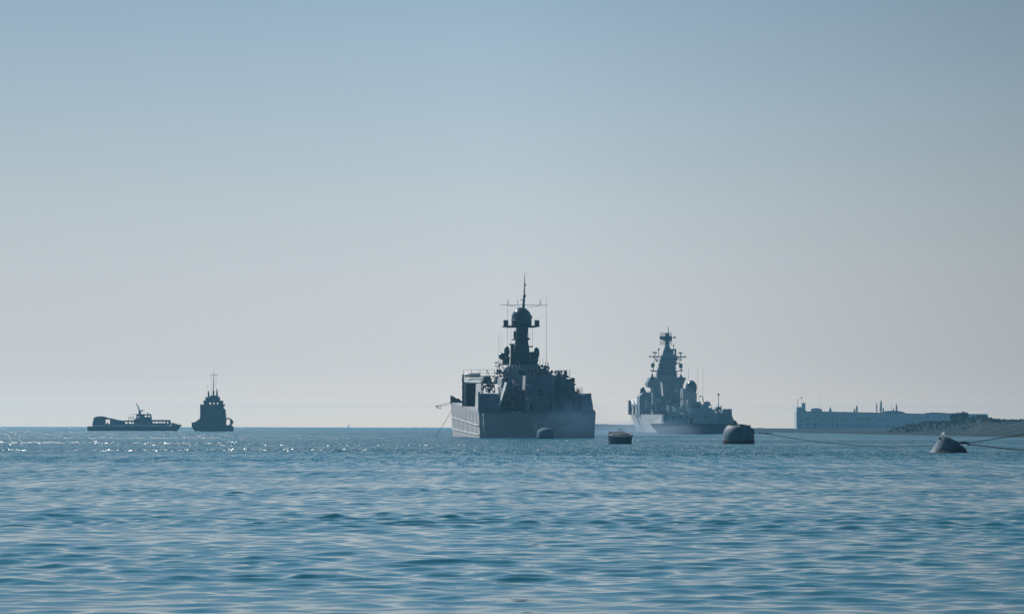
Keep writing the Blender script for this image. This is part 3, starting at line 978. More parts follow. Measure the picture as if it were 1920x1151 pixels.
# tilted drum near right edge
b3 = Thing('mooring_buoy', 'pale drum buoy heeled far over with ropes running off to the right', 'buoy', 1781, 193, (0, 1), G)
k = b3.u
ax = Vector((.56, -.05, .82)).normalized()
top = b3.p(1790.4, 827.5, 0)
mb = MB()
prof = [(-62, 27), (-40, 27.4), (-6, 27.4), (-5.4, 29), (-2.2, 29), (-1.6, 27.4), (0, 27), (.6, 25), (.6, .05)]
mb.lathe(top, ax, [(a * k, r * k) for a, r in prof], 44)
b3.part('drum', 'buoy', mb)
mb = MB()
mb.lathe(top, ax, [(-4.9 * k, 29.1 * k), (-4.6 * k, 29.5 * k), (-2.8 * k, 29.5 * k), (-2.4 * k, 29.1 * k)], 44)
b3.part('rim', 'paleb', mb)
for (x, y) in ((1763, 822), (1795, 829), (1803, 838)):
    b3.one('cleat', 'dark', 'box', x - 1.6, y - 2.4, x + 1.6, y + 2, -1.05, .5)
mb = MB()
cc = b3.p(1770.5, 813.2, 0)
mb.ball(cc, 4.2 * k, 3.4 * k, 3.2 * k)
b3.part('cap', 'white', mb)
mb = MB()
mb.lathe(b3.p(1781, 847, 0, -.02), (0, 0, 1), [(-.1, 33.4 * k), (0, 33.6 * k), (2.2 * k, 32.6 * k), (3.4 * k, 30 * k)], 40)
b3.part('rust_band', 'rust', mb)
mb = MB()
for (x, y, r) in ((1800, 830, 2.4), (1804, 829.3, 2.8), (1808, 829.2, 3), (1812, 830, 2.8), (1815, 832, 2.4), (1816.5, 834, 1.9), (1806, 831.5, 1.8)):
    mb.ball(b3.p(x, y, -.9), r * k * 1.3, 2.2 * k, r * k * .75, 10, 6)
b3.part('shackle', 'black', mb)

# small buoy close under the warship's stern
b4 = Thing('mooring_buoy', 'pale domed buoy right under the warship stern, covering part of the number', 'buoy', 1022, 415, (0, 1), G)
k = b4.u
mb = MB()
c = b4.p(1022.6, 822, 0, 0)
mb.lathe(c, (0, 0, 1), [(-8 * k, 16 * k), (0, 16.2 * k), (11 * k, 16.2 * k), (14.5 * k, 14.6 * k), (17.5 * k, 11 * k), (19.2 * k, 6.5 * k), (19.8 * k, .1 * k)], 36)
b4.part('barrel', 'paleb', mb)
mb = MB()
mb.lathe(c, (0, 0, 1), [(-1 * k, 16.4 * k), (2 * k, 16.5 * k), (2.6 * k, 16.3 * k)], 36)
b4.part('rust_band', 'rust', mb)


# ------------------------------------------------------------------ ropes
def rope(label, pts, wpx, cat='rope'):
    """pts: (x, y, depth) photo positions with world depths"""
    w = [at(*q) for q in pts]
    o = w[0].copy()
    mb = MB()
    mb.tube([q - o for q in w], wpx * .5 * pts[0][2] / F, 6, wpx * .5 * pts[-1][2] / F)
    r = mb.build('mooring_rope', 'rope', None, o)
    return tag(r, label, cat, 'mooring ropes')


rope('thick dark rope from the heeled buoy slanting down to the right edge', [(1813, 832.5, 192), (1835, 834.6, 186), (1860, 837.6, 180), (1890, 841.4, 172), (1925, 844.6, 165), (1990, 850, 150)], 2.4)
rope('thin rope from the heeled buoy rising to the right edge in front of the shore', [(1813, 830, 192), (1840, 826.6, 200), (1870, 821.8, 210), (1925, 813.4, 225), (2020, 799, 250)], 1.5)
rope('long slack rope between the largest buoy and the heeled buoy, dipping into the water', [(1413, 811, 290), (1430, 812, 288), (1455, 816, 280), (1490, 822, 268), (1530, 827.5, 255), (1580, 832.3, 242), (1620, 835.6, 232), (1665, 837.3, 222), (1710, 836.4, 210), (1757, 834.8, 194)], 1.3)
rope('anchor rope from the warship bow running down into the water on its left', [(846.5, 770, 495), (838, 785, 490), (828, 801, 484), (815, 819.5, 476)], .9)
rope('stern rope from the warship port corner to the domed buoy', [(910, 770.5, 434.5), (935, 777.5, 430), (965, 789, 425), (1000, 801.5, 420), (1014, 806, 415.3)], 1.0)
rope('stern rope from the warship starboard corner to the domed buoy', [(1112, 771, 434.5), (1095, 778, 430), (1070, 790, 424), (1045, 800, 419), (1031, 805, 415.3)], .8)
mb = MB()
o = at(1440, 812, 300)
for (x, y, r) in ((1424, 811.5, 1.5), (1428, 811.8, 1.0), (1432, 811.2, .9), (1437, 811.2, 1.1), (1441, 811.4, .9), (1446, 811.6, 1.0)):
    mb.ball(at(x, y, 300 + rnd.uniform(-1, 1)) - o, r * .1, .1, r * .06, 8, 5)
mb.tube([at(1420, 811.6, 300) - o, at(1436, 812, 300) - o, at(1448, 812, 300) - o], .04, 5)
tag(mb.build('float_line', 'black', None, o), 'short dark line of floats on the water just right of the largest buoy', 'float line')

# ------------------------------------------------------------------ far craft on the horizon
sb = Thing('sailboat', 'tiny pale sailboat on the horizon left of the warship', 'sailboat', 653, 3300)
sb.one('hull', 'white', 'poly', [(650.8, 800.2), (655.4, 800.2), (654.8, 802.6), (651.4, 802.6)], 0, 2)
mb = MB()
sb.poly(mb, [(652.9, 794.6), (653.2, 794.6), (654.6, 800), (652.9, 800)], 1, .1)
sb.part('sail', 'sail', mb)
for x, lb in ((778.5, 'left of two tiny dark motorboats on the horizon by the warship bow'), (795.5, 'right of two tiny dark motorboats on the horizon by the warship bow')):
    d = Thing('motorboat', lb, 'boat', x, 3000, group='tiny motorboats on the horizon')
    d.one('hull', 'dark', 'poly', [(x - 3, 801.6), (x + 3.2, 801.5), (x + 2.4, 804), (x - 2.6, 804)], 0, 2)
    d.one('cabin', 'dark', 'poly', [(x - 1.6, 801.7), (x - 1.2, 800.7), (x + .8, 800.7), (x + 1.4, 801.7)], .4, 1.2)

# ================================================================== SHORE, FORT, TREES
def shore_y(px):       # photo row of the shoreline
    xs = [1040, 1120, 1200, 1300, 1400, 1480, 1560, 1650, 1750, 1850, 1920, 2100]
    ys = [805.4, 806, 806.6, 807.4, 808.8, 810.8, 812.2, 814, 816.2, 818.2, 820, 824]
    return float(np.interp(px, xs, ys))


def hor(px):
    return HZ + (px - CX) * ROLL


def shore_D(px):
    return H * F / (shore_y(px) - hor(px))


def top_profile(px):   # photo row of the land's skyline away from the fort
    xs = [1040, 1118, 1185, 1300, 1410, 1488, 1560, 1800, 1836, 1850, 1880, 1920, 2000, 2100]
    ys = [793.5, 794.8, 796.2, 799.5, 802.6, 804.0, 804.6, 804.6, 789.6, 789.4, 789.8, 790, 788, 789]
    return float(np.interp(px, xs, ys))


def fort_D(px):
    return 1450 + (px - 1490) * .58


nu, nv = 320, 110
vs, fs = [], []
for i in range(nu):
    px = 1040 + (2100 - 1040) * i / (nu - 1)
    D0 = shore_D(px)
    Db = max(D0 + 60, 1480 if px < 1800 else (900 if px > 1836 else 1480 - 580 * (px - 1800) / 36.)) + 40
    zt = H - (top_profile(px) - hor(px)) / F * Db
    for j in range(nv):
        t = j / (nv - 1)
        Y = (D0 - 6) + (Db - D0 + 6) * t * 1.0
        if j == nv - 1:
            Y = Db + 500
        s = min(1, t / .97)
        base = .55 * min(1, (Y - D0 + 6) / 14.) - .25
        g = s * s * (3 - 2 * s)
        z = base + max(0, zt - .3) * g ** 1.5
        # scrub-covered knoll in front of the fort's right half
        c = math.exp(-((px - 1790) / 62.) ** 4) * math.exp(-((Y - 850) / 60.) ** 2)
        z += 2.9 * c
        c2 = math.exp(-((px - 1712) / 40.) ** 2) * math.exp(-((Y - 880) / 45.) ** 2)
        z += 2.0 * c2
        if z > .1:
            z += .22 * math.sin(px * .21 + Y * .05) * math.sin(Y * .11 + px * .05) * min(1, z)
        a = at(px, HZ, Y)
        vs.append((a.x, Y, z))
for i in range(nu - 1):
    for j in range(nv - 1):
        a = i * nv + j
        fs.append((a, a + nv, a + nv + 1, a + 1))
mb = MB()
mb.add(vs, fs, True)
mt, nt, out = new_mat('shore_scrub_and_earth')
N, L = nt.nodes, nt.links
b = N.new('ShaderNodeBsdfPrincipled')
L.new(b.outputs[0], out.inputs[0])
tc = N.new('ShaderNodeTexCoord')
n1 = N.new('ShaderNodeTexNoise')
n1.inputs['Scale'].default_value = .06
n1.inputs['Detail'].default_value = 8
n1.inputs['Roughness'].default_value = .7
L.new(tc.outputs['Object'], n1.inputs['Vector'])
cr = N.new('ShaderNodeValToRGB')
cr.color_ramp.elements[0].position = .42
cr.color_ramp.elements[0].color = (.028, .042, .047, 1)
cr.color_ramp.elements[1].position = .80
cr.color_ramp.elements[1].color = (.045, .056, .06, 1)
e = cr.color_ramp.elements.new(.60)
e.color = (.038, .054, .060, 1)
L.new(n1.outputs[0], cr.inputs[0])
L.new(cr.outputs[0], b.inputs['Base Color'])
b.inputs['Roughness'].default_value = .95
b.inputs['Specular IOR Level'].default_value = .03
shore = tag(mb.build('shore', mt), kind='structure')
shore['label'] = 'low dark shore running behind the ships to the right edge'


# fort
fort = Thing('fort', 'long pale stone sea fort with two rows of small windows on the shore', 'fort', 1490, 1450)
K = fort


def fp(px, py, back=0.0):          # point on the fort's slanting seaward face
    Y = fort_D(px) + back
    return at(px, py, Y) - K.O


mb = MB()
tops = [(1493.5, 771.6), (1530, 772), (1560, 772.4), (1600, 773.2), (1650, 774.2), (1700, 775.4), (1735, 776.2), (1790, 776.4), (1852, 776.8)]
tops = [(x, float(np.interp(x, [q[0] for q in tops], [q[1] for q in tops]))) for x in np.linspace(1493.5, 1852, 60)]
ntp = len(tops)
vv = []
for i, (x, y) in enumerate(tops):
    a = fp(x, y)
    bt = Vector((a.x, a.y, -.1))
    dv = Vector((1.3 if i == 0 else 0, 26 if i else 24, 0))
    vv += [bt, a, a + dv, bt + dv]
fs = []
for i in range(ntp - 1):
    for k in range(4):
        fs.append((i * 4 + k, i * 4 + (k + 1) % 4, i * 4 + 4 + (k + 1) % 4, i * 4 + 4 + k))
fs += [(0, 1, 2, 3), tuple(4 * ntp - 1 - k for k in range(4))]
mb.add(vv, fs)
wall = K.part('wall', 'stone', mb)
mb = MB()
rg = []
for (x, y) in tops:
    a = fp(x, y)
    rg.append(a)
mb.tube([q + Vector((0, -.05, .08)) for q in rg], .2, 4)
K.part('parapet', 'roof', mb)
def emb(px, py, w, h):
    mb = MB()
    q = [fp(px - w / 2, py + h / 2, -.1), fp(px + w / 2, py + h / 2, -.1), fp(px + w / 2, py - h / 2, -.1), fp(px, py - h / 2 - .5, -.1), fp(px - w / 2, py - h / 2, -.1)]
    mb.prism(q, [p_ + Vector((0, .4, 0)) for p_ in q])
    K.part('window', 'open', mb)


for x in (1513, 1528, 1544.5, 1561, 1578, 1586, 1595, 1612, 1620, 1628, 1645.5, 1653, 1662):
    emb(x, 785 + (x - 1513) * .012, 3.6, 3.4)
for x in (1502, 1514.5, 1528, 1544.5, 1561.5, 1570, 1578.5, 1595, 1603, 1612, 1620, 1628.5, 1646, 1663):
    emb(x, 796 + (x - 1513) * .012, 3.4, 4)
for x in (1740, 1751, 1762, 1772.5):
    emb(x, 782.6, 2.6, 3.4)


def fbox(name, mat, pts, back, th, parent=None):
    q = [fp(x, y, back) for x, y in pts]
    m_ = MB()
    m_.prism(q, [p_ + Vector((0, th, 0)) for p_ in q])
    return K.part(name, mat, m_, parent)


tw = fbox('tower', 'stone', [(1494, 773), (1494, 763), (1502.5, 762.6), (1503.4, 768), (1512, 769), (1512, 773)], 3, 5)
fbox('chimney', 'stone', [(1503, 772), (1503.4, 756), (1502.6, 755), (1510.8, 755), (1510.2, 757), (1510, 772)], 4, 1.8, tw)
fbox('drum_house', 'stone', [(1520.4, 773), (1520.6, 766.6), (1524, 765.4), (1531, 764.6), (1537, 765.6), (1541.4, 767.4), (1541.4, 773)], 5, 5)
fbox('turret', 'stone', [(1553.8, 774), (1554.4, 768), (1555.6, 765), (1557.6, 764.6), (1559, 767), (1559.6, 774)], 4, 1.4)
fbox('roof', 'roof', [(1657, 775), (1660, 771), (1668, 769.8), (1684, 770), (1694, 772), (1701, 775.6)], 6, 8)
fbox('roof', 'roof', [(1733, 777), (1738, 774), (1748, 773), (1764, 773.2), (1784, 775), (1790, 777)], 3, 8)
mb = MB()
mb.tube([fp(1496, 764, 4), fp(1495.6, 749, 4)], .13, 6, .1)
mb.ball(fp(1495.6, 749.2, 4), .32, .3, .3, 8, 6)
K.part('lamp_post', 'mast', mb)
mb = MB()
mb.tube([fp(1503.4, 756, 4), fp(1503.2, 744.6, 4)], .06, 5)
q = [fp(1499.8, 746.2, 4), fp(1503.2, 744.4, 4), fp(1506, 744.6, 4), fp(1503.2, 746.6, 4)]
mb.prism(q, [p_ + Vector((0, .05, 0)) for p_ in q])
K.part('flag', 'mast', mb)
for x, y0, y1, r in ((1537, 735, 766, .05), (1557, 758, 765, .07), (1671.5, 756, 770, .05)):
    mb = MB()
    mb.tube([fp(x, y1, 5), fp(x, y0, 5)], r, 5)
    K.part('aerial', 'mast', mb)


# ---- trees: tapered trunk, limbs, and leaf-clump crowns
def crown(mb, h0, h1, rfun, n, s):
    for _ in range(n):
        t = rnd.random() ** .8
        z = h0 + (h1 - h0) * t
        r = rfun(t) * math.sqrt(rnd.random())
        a = rnd.uniform(0, 6.283)
        c = Vector((math.cos(a) * r, math.sin(a) * r, z))
        e1 = Vector((rnd.gauss(0, 1), rnd.gauss(0, 1), rnd.gauss(0, 1))).normalized() * s * rnd.uniform(.5, 1.2)
        e2 = Vector((rnd.gauss(0, 1), rnd.gauss(0, 1), rnd.gauss(0, 1))).normalized() * s * rnd.uniform(.5, 1.2)
        mb.add([c - e1, c + e2, c + e1, c - e2], [(0, 1, 2, 3)])


def cypress(px, ytop, ybase, back, wpx, label):
    Y = fort_D(px) + back
    q = at(px, ybase, Y)
    hgt = (ybase - ytop) * Y / F
    r = wpx * .5 * Y / F
    root = bpy.data.objects.new('cypress_tree', None)
    COL.objects.link(root)
    root.location = q
    tag(root, label, 'tree', 'trees on the fort')
    m1 = MB()
    m1.tube([(0, 0, -.5), (.03, 0, hgt * .5), (.0, .02, hgt * .97)], r * .18, 6, r * .04)
    for kk in range(5):
        z = hgt * (.2 + .13 * kk)
        a = kk * 2.4
        m1.tube([(0, 0, z), (math.cos(a) * r * .6, math.sin(a) * r * .6, z + r * .7)], r * .06, 4, r * .02)
    m1.build('trunk', 'bark', root)
    m2 = MB()
    crown(m2, hgt * .06, hgt, lambda t: r * (.55 + .6 * t if t < .25 else .75 * (1 - t) ** .7 + .08), 260, r * .32)
    m2.build('crown', 'leaf', root)


cypress(1602, 766, 774.5, 8, 4.5, 'small dark tree on the fort roof, left partner of the leftmost pair')
cypress(1606.5, 760, 774.5, 8, 6, 'dark tree on the fort roof, taller partner of the leftmost pair')
cypress(1643.8, 756, 775, 9, 4.6, 'slim dark tree just left of the tallest tree on the fort')
cypress(1652, 751.5, 775.5, 9, 7.6, 'tallest dark cypress rising above the fort roof')
cypress(1656.4, 765, 775.5, 11, 4.4, 'short tree pressed against the right side of the tallest cypress')
cypress(1681, 757.5, 772, 12, 5, 'slim tree standing on the dark mound of the fort roof')
cypress(1675.5, 765.5, 772, 12, 4, 'tiny bush-like tree left of the slim tree on the roof mound')


def bush(px, ytop, ybase, Y, wpx, label):
    q = at(px, ybase, Y)
    hgt = (ybase - ytop) * Y / F
    r = wpx * .56 * Y / F
    root = bpy.data.objects.new('bush', None)
    COL.objects.link(root)
    root.location = q
    tag(root, label, 'bush', 'bushes along the ridge')
    m1 = MB()
    for kk in range(4):
        a = kk * 1.7
        m1.tube([(0, 0, -.6), (math.cos(a) * r * .2, math.sin(a) * r * .2, hgt * .35), (math.cos(a) * r * .55, math.sin(a) * r * .4, hgt * .7)], r * .05, 5, r * .015)
    m1.build('stem', 'bark', root)
    m2 = MB()
    lobes = [(rnd.uniform(-.6, .6), rnd.uniform(-.5, .5), rnd.uniform(.3, .7), rnd.uniform(.3, .48)) for _ in range(8)] + [(rnd.uniform(-.2, .2), 0, .68, .4)]
    for _ in range(900):
        lx, ly, lz, lr = lobes[rnd.randrange(9)]
        d = Vector((rnd.gauss(0, 1), rnd.gauss(0, 1), rnd.gauss(0, 1))).normalized() * lr * rnd.random() ** .4
        c = Vector(((lx + d.x) * r, (ly + d.y) * r, (lz + d.z * .8) * hgt))
        s = min(r, hgt) * .12
        e1 = Vector((rnd.gauss(0, 1), rnd.gauss(0, 1), rnd.gauss(0, 1))).normalized() * s
        e2 = Vector((rnd.gauss(0, 1), rnd.gauss(0, 1), rnd.gauss(0, 1))).normalized() * s
        m2.add([c - e1, c + e2, c + e1, c - e2], [(0, 1, 2, 3)])
    m2.build('crown', 'bush', root)


bush(1790, 773, 792, 960, 22, 'low rounded bush at the right end of the fort wall')
bush(1806, 771, 798, 950, 26, 'tallest rounded bush at the end of the fort')
bush(1826, 779.5, 800, 940, 24, 'rounded bush right of the tallest bush, where the ridge drops')
bush(1843, 787, 801, 930, 26, 'low bush at the foot of the step down to the flat ridge')
bush(1869, 786.5, 792, 925, 9, 'single small bush on the flat ridge skyline')
bush(1903, 786.6, 793, 925, 16, 'wider bush on the flat ridge near the right edge')
bush(1917, 788, 793, 925, 9, 'small bush at the right edge of the flat ridge')

# scrub covering the slope below the fort: one uncountable mass
mb = MB()
tree_rnd = random.Random(3)
sh = shore.data
from mathutils.bvhtree import BVHTree
bvh = BVHTree.FromPolygons([v.co for v in sh.vertices], [p_.vertices for p_ in sh.polygons])
cnt = 0
while cnt < 5200:
    px = tree_rnd.uniform(1668, 2000)
    Y = tree_rnd.uniform(780, 990)
    w = math.exp(-((px - 1780) / 95.) ** 4) * math.exp(-((Y - 865) / 60.) ** 2) + (.5 if px > 1830 and Y > 860 else 0)
    if tree_rnd.random() > w:
        continue
    cnt += 1
    g = at(px, HZ, Y)
    hit = bvh.ray_cast(Vector((g.x, Y, 50)), Vector((0, 0, -1)))
    if hit[0] is None or hit[0].z < .35:
        continue
    c = hit[0] + Vector((0, 0, tree_rnd.uniform(-.1, .5)))
    s = tree_rnd.uniform(.18, .45)
    e1 = Vector((tree_rnd.gauss(0, 1), tree_rnd.gauss(0, 1), tree_rnd.gauss(0, .6))).normalized() * s
    e2 = Vector((tree_rnd.gauss(0, 1), tree_rnd.gauss(0, 1), tree_rnd.gauss(0, 1))).normalized() * s
    mb.add([c - e1, c + e2, c + e1, c - e2], [(0, 1, 2, 3)])
sc_ = mb.build('scrub', 'bush')
tag(sc_, 'dark low scrub covering the slope below the fort', 'scrub', kind='stuff')
# pale track on the shore at right
mb = MB()
ptsL = []
for px in np.linspace(1838, 2010, 30):
    Y = np.interp(px, [1838, 1900, 2010], [800, 770, 740])
    g = at(px, HZ, Y)
    row = []
    for dy in (0, 6):
        hit = bvh.ray_cast(Vector((g.x, Y + dy, 50)), Vector((0, 0, -1)))
        row.append((g.x, Y + dy, (hit[0].z if hit[0] else .5) + .12))
    ptsL.append(row)
vs = [q for R in ptsL for q in R]
mb.add(vs, [(2 * i, 2 * i + 2, 2 * i + 3, 2 * i + 1) for i in range(len(ptsL) - 1)])
tag(mb.build('path', paint('pale_track_earth', (.11, .13, .14), .95, .2, .3)), 'pale earth track along the shore at right', kind='structure')

# ================================================================== WATER
rng = np.random.RandomState(11)
rows = [17.0]
while rows[-1] < 330:
    d = rows[-1]
    rows.append(d + max(.05, d * .0017))
while rows[-1] < 4600:
    rows.append(rows[-1] * 1.012)
rows = np.array(rows)
ncol = 680
ang = np.radians(np.linspace(-18, 18, ncol))
YY, AA = np.meshgrid(rows, np.tan(ang), indexing='ij')
XX = YY * AA
ZZ = np.zeros_like(XX)
DX = np.zeros_like(XX)
DY = np.zeros_like(XX)
# local sample spacing for fading out waves that the grid cannot hold
dxs = np.gradient(rows)[:, None] * np.ones_like(XX)
NW = 140
lam = np.exp(rng.uniform(math.log(.22), math.log(5.0), NW))
lk = 2 * math.pi / lam
wgt = np.exp(-(np.log(lam / .62) ** 2) / (2 * .70 ** 2))
SLOPE = .104
wgt = wgt / math.sqrt((wgt ** 2).sum() / 2) * SLOPE
th = rng.normal(0, .54, NW) + math.radians(-96)
ph = rng.uniform(0, 6.283, NW)
# gusts: wide patches of rougher and calmer water
gust = np.zeros_like(XX)
for i in range(14):
    l = np.exp(rng.uniform(math.log(10), math.log(60)))
    a = rng.normal(math.pi / 2, .25)
    gust += np.sin(XX * math.cos(a) * 6.283 / (l * 2.0) + YY * math.sin(a) * 6.283 / l + rng.uniform(0, 6.283))
gust = np.clip(1 + .11 * gust, .45, 1.6)
for i in range(NW):
    fade = np.clip((lam[i] / dxs - 2.2) / 2.0, 0, 1)
    r_ok = fade[:, 0] > 0
    if not r_ok.any():
        continue
    n_ = int(np.nonzero(r_ok)[0].max()) + 1
    g_ = gust[:n_] if lam[i] < 2.5 else 1.0
    am = fade[:n_] * g_ * wgt[i] / lk[i]
    pz = lk[i] * (XX[:n_] * math.cos(th[i]) + YY[:n_] * math.sin(th[i])) + ph[i]
    ZZ[:n_] += am * np.sin(pz)
    cz = am * np.cos(pz) * 1.35          # water moves towards the crests, which narrows them
    DX[:n_] += cz * math.cos(th[i])
    DY[:n_] += cz * math.sin(th[i])
XX = XX + DX
YY = YY + DY
nr = len(rows)
co = np.stack([XX, YY, ZZ], -1).reshape(-1, 3)
i0 = (np.arange(nr - 1)[:, None] * ncol + np.arange(ncol - 1)[None, :]).reshape(-1)
quads = np.stack([i0, i0 + 1, i0 + ncol + 1, i0 + ncol], -1)
# the rest of the bay, a hand's breadth lower, outside the detailed fan
base_n = len(co)
rings_r = [0.0, 15, 60, 250, 1000, 2500, 4550]
seg = 96
extra = []
for r_ in rings_r[1:]:
    for s_ in range(seg):
        a = 2 * math.pi * s_ / seg
        extra.append((r_ * math.cos(a), r_ * math.sin(a), -.45))
extra.append((0, 0, -.45))
ex = np.array(extra)
eq = []
for i in range(len(rings_r) - 2):
    for s_ in range(seg):
        s2 = (s_ + 1) % seg
        eq.append((base_n + i * seg + s_, base_n + i * seg + s2, base_n + (i + 1) * seg + s2, base_n + (i + 1) * seg + s_)[::-1])
for s_ in range(seg):
    s2 = (s_ + 1) % seg
    eq.append((base_n + s_, base_n + s2, base_n + len(extra) - 1, base_n + len(extra) - 1))
eq4 = np.array([q for q in eq if len(set(q)) == 4])
eq3 = np.array([q[:3] for q in eq if len(set(q)) == 3])
co = np.concatenate([co, ex])
quads = np.concatenate([quads, eq4])
me = bpy.data.meshes.new('water')
me.vertices.add(len(co))
me.vertices.foreach_set('co', co.reshape(-1).astype(np.float32))
nl = len(quads) * 4 + len(eq3) * 3
me.loops.add(nl)
me.loops.foreach_set('vertex_index', np.concatenate([quads.reshape(-1), eq3.reshape(-1)]).astype(np.int32))
npg = len(quads) + len(eq3)
me.polygons.add(npg)
ls = np.concatenate([np.arange(len(quads)) * 4, len(quads) * 4 + np.arange(len(eq3)) * 3])
me.polygons.foreach_set('loop_start', ls.astype(np.int32))
me.polygons.foreach_set('use_smooth', np.ones(npg, bool))
me.update(calc_edges=True)
water = bpy.data.objects.new('water', me)
COL.objects.link(water)
tag(water, kind='structure')
water['label'] = 'rippled blue sea with glitter at left'

mt, nt, out = new_mat('sea_water')
N, L = nt.nodes, nt.links
me.materials.append(mt)


def math_node(op, a, b=None):
    n = N.new('ShaderNodeMath')
    n.operation = op
    for i, v in enumerate((a, b)):
        if v is None:
            continue
        if isinstance(v, (int, float)):
            n.inputs[i].default_value = v
        else:
            L.new(v, n.inputs[i])
    return n.outputs[0]


def vmath(op, a, b=None, scale=None):
    n = N.new('ShaderNodeVectorMath')
    n.operation = op
    for i, v in enumerate((a, b)):
        if v is None:
            continue
        if isinstance(v, tuple):
            n.inputs[i].default_value = v
        else:
            L.new(v, n.inputs[i])
    if scale is not None:
        if isinstance(scale, (int, float)):
            n.inputs['Scale'].default_value = scale
        else:
            L.new(scale, n.inputs['Scale'])
    return n.outputs[0]


def maprange(v, a, b, c, d, smooth=False):
    n = N.new('ShaderNodeMapRange')
    if smooth:
        n.interpolation_type = 'SMOOTHSTEP'
    L.new(v, n.inputs[0])
    for i, q in enumerate((a, b, c, d)):
        n.inputs[i + 1].default_value = q
    return n.outputs[0]


geo = N.new('ShaderNodeNewGeometry')
pos = geo.outputs['Position']


def slope_noise(sx, sy, detail, rough=.6):
    """two independent zero-mean channels used directly as surface slopes"""
    mp = N.new('ShaderNodeMapping')
    mp.inputs['Scale'].default_value = (sx, sy, 0)
    L.new(pos, mp.inputs[0])
    n = N.new('ShaderNodeTexNoise')
    n.inputs['Scale'].default_value = 1
    n.inputs['Detail'].default_value = detail
    n.inputs['Roughness'].default_value = rough
    L.new(mp.outputs[0], n.inputs['Vector'])
    return vmath('SUBTRACT', n.outputs['Color'], (.5, .5, .5))


sep = N.new('ShaderNodeSeparateXYZ')
L.new(pos, sep.inputs[0])
dist = sep.outputs[1]
near_rip = slope_noise(2.6, 3.4, 3)
far_rip = slope_noise(2.0, .16, 4, .65)
# long wind lanes
mp = N.new('ShaderNodeMapping')
mp.inputs['Scale'].default_value = (.012, .020, 0)
mp.inputs['Rotation'].default_value = (0, 0, .12)
L.new(pos, mp.inputs[0])
nl_ = N.new('ShaderNodeTexNoise')
nl_.inputs['Scale'].default_value = 1
nl_.inputs['Detail'].default_value = 5
nl_.inputs['Roughness'].default_value = .6
L.new(mp.outputs[0], nl_.inputs['Vector'])
lane = maprange(nl_.outputs[0], .34, .68, .5, 1.4, True)
k_far = maprange(dist, 40, 170, 0, 1, True)
s_near = vmath('SCALE', near_rip, None, math_node('MULTIPLY', lane, .05))
s_far = vmath('SCALE', far_rip, None, math_node('MULTIPLY', math_node('MULTIPLY', lane, k_far), .85))
slope = vmath('ADD', s_near, s_far)
# steep little wavelets scattered over the rough water: these flash in the sun
mp = N.new('ShaderNodeMapping')
mp.inputs['Scale'].default_value = (11.0, .36, 0)
L.new(pos, mp.inputs[0])
vo = N.new('ShaderNodeTexVoronoi')
vo.voronoi_dimensions = '2D'
vo.inputs['Scale'].default_value = 1
L.new(mp.outputs[0], vo.inputs['Vector'])
sp = N.new('ShaderNodeSeparateXYZ')
L.new(vo.outputs['Color'], sp.inputs[0])
nx_ = math_node('SUBTRACT', math_node('MULTIPLY', math_node('SUBTRACT', sp.outputs[0], sp.outputs[2]), .62), .2)
ny_ = math_node('SUBTRACT', math_node('MULTIPLY', sp.outputs[1], -.70), .25)
cb = N.new('ShaderNodeCombineXYZ')
L.new(nx_, cb.inputs[0]); L.new(ny_, cb.inputs[1])
lot = math_node('FRACT', math_node('MULTIPLY', math_node('ADD', sp.outputs[0], sp.outputs[1]), 17.3))
core = math_node('LESS_THAN', vo.outputs['Distance'], .40)
pick = math_node('MULTIPLY', math_node('MULTIPLY', math_node('LESS_THAN', lot, 1.1), core), math_node('MULTIPLY', maprange(dist, 115, 210, 0, 1), maprange(lane, .6, 1.2, .3, 1)))
spike = vmath('SCALE', cb.outputs[0], None, pick)
slope = vmath('ADD', slope, spike)
# the waves' faces lean to the shore the camera stands on: far out, that face is what fills the view
lean = vmath('SCALE', vmath('ADD', (0, -1, 0), (0, 0, 0)), None, math_node('MULTIPLY', math_node('MULTIPLY', k_far, lane), .07))
flat = vmath('MULTIPLY', slope, (1, 1, 0))
nrm = vmath('NORMALIZE', vmath('ADD', vmath('ADD', geo.outputs['Normal'], flat), lean))
b = N.new('ShaderNodeBsdfPrincipled')
b.inputs['Base Color'].default_value = (.009, .088, .128, 1)
L.new(math_node('ADD', maprange(dist, 60, 180, .06, .18), math_node('MULTIPLY', pick, .07)), b.inputs['Roughness'])
b.inputs['IOR'].default_value = 1.333
L.new(nrm, b.inputs['Normal'])
L.new(b.outputs[0], out.inputs[0])

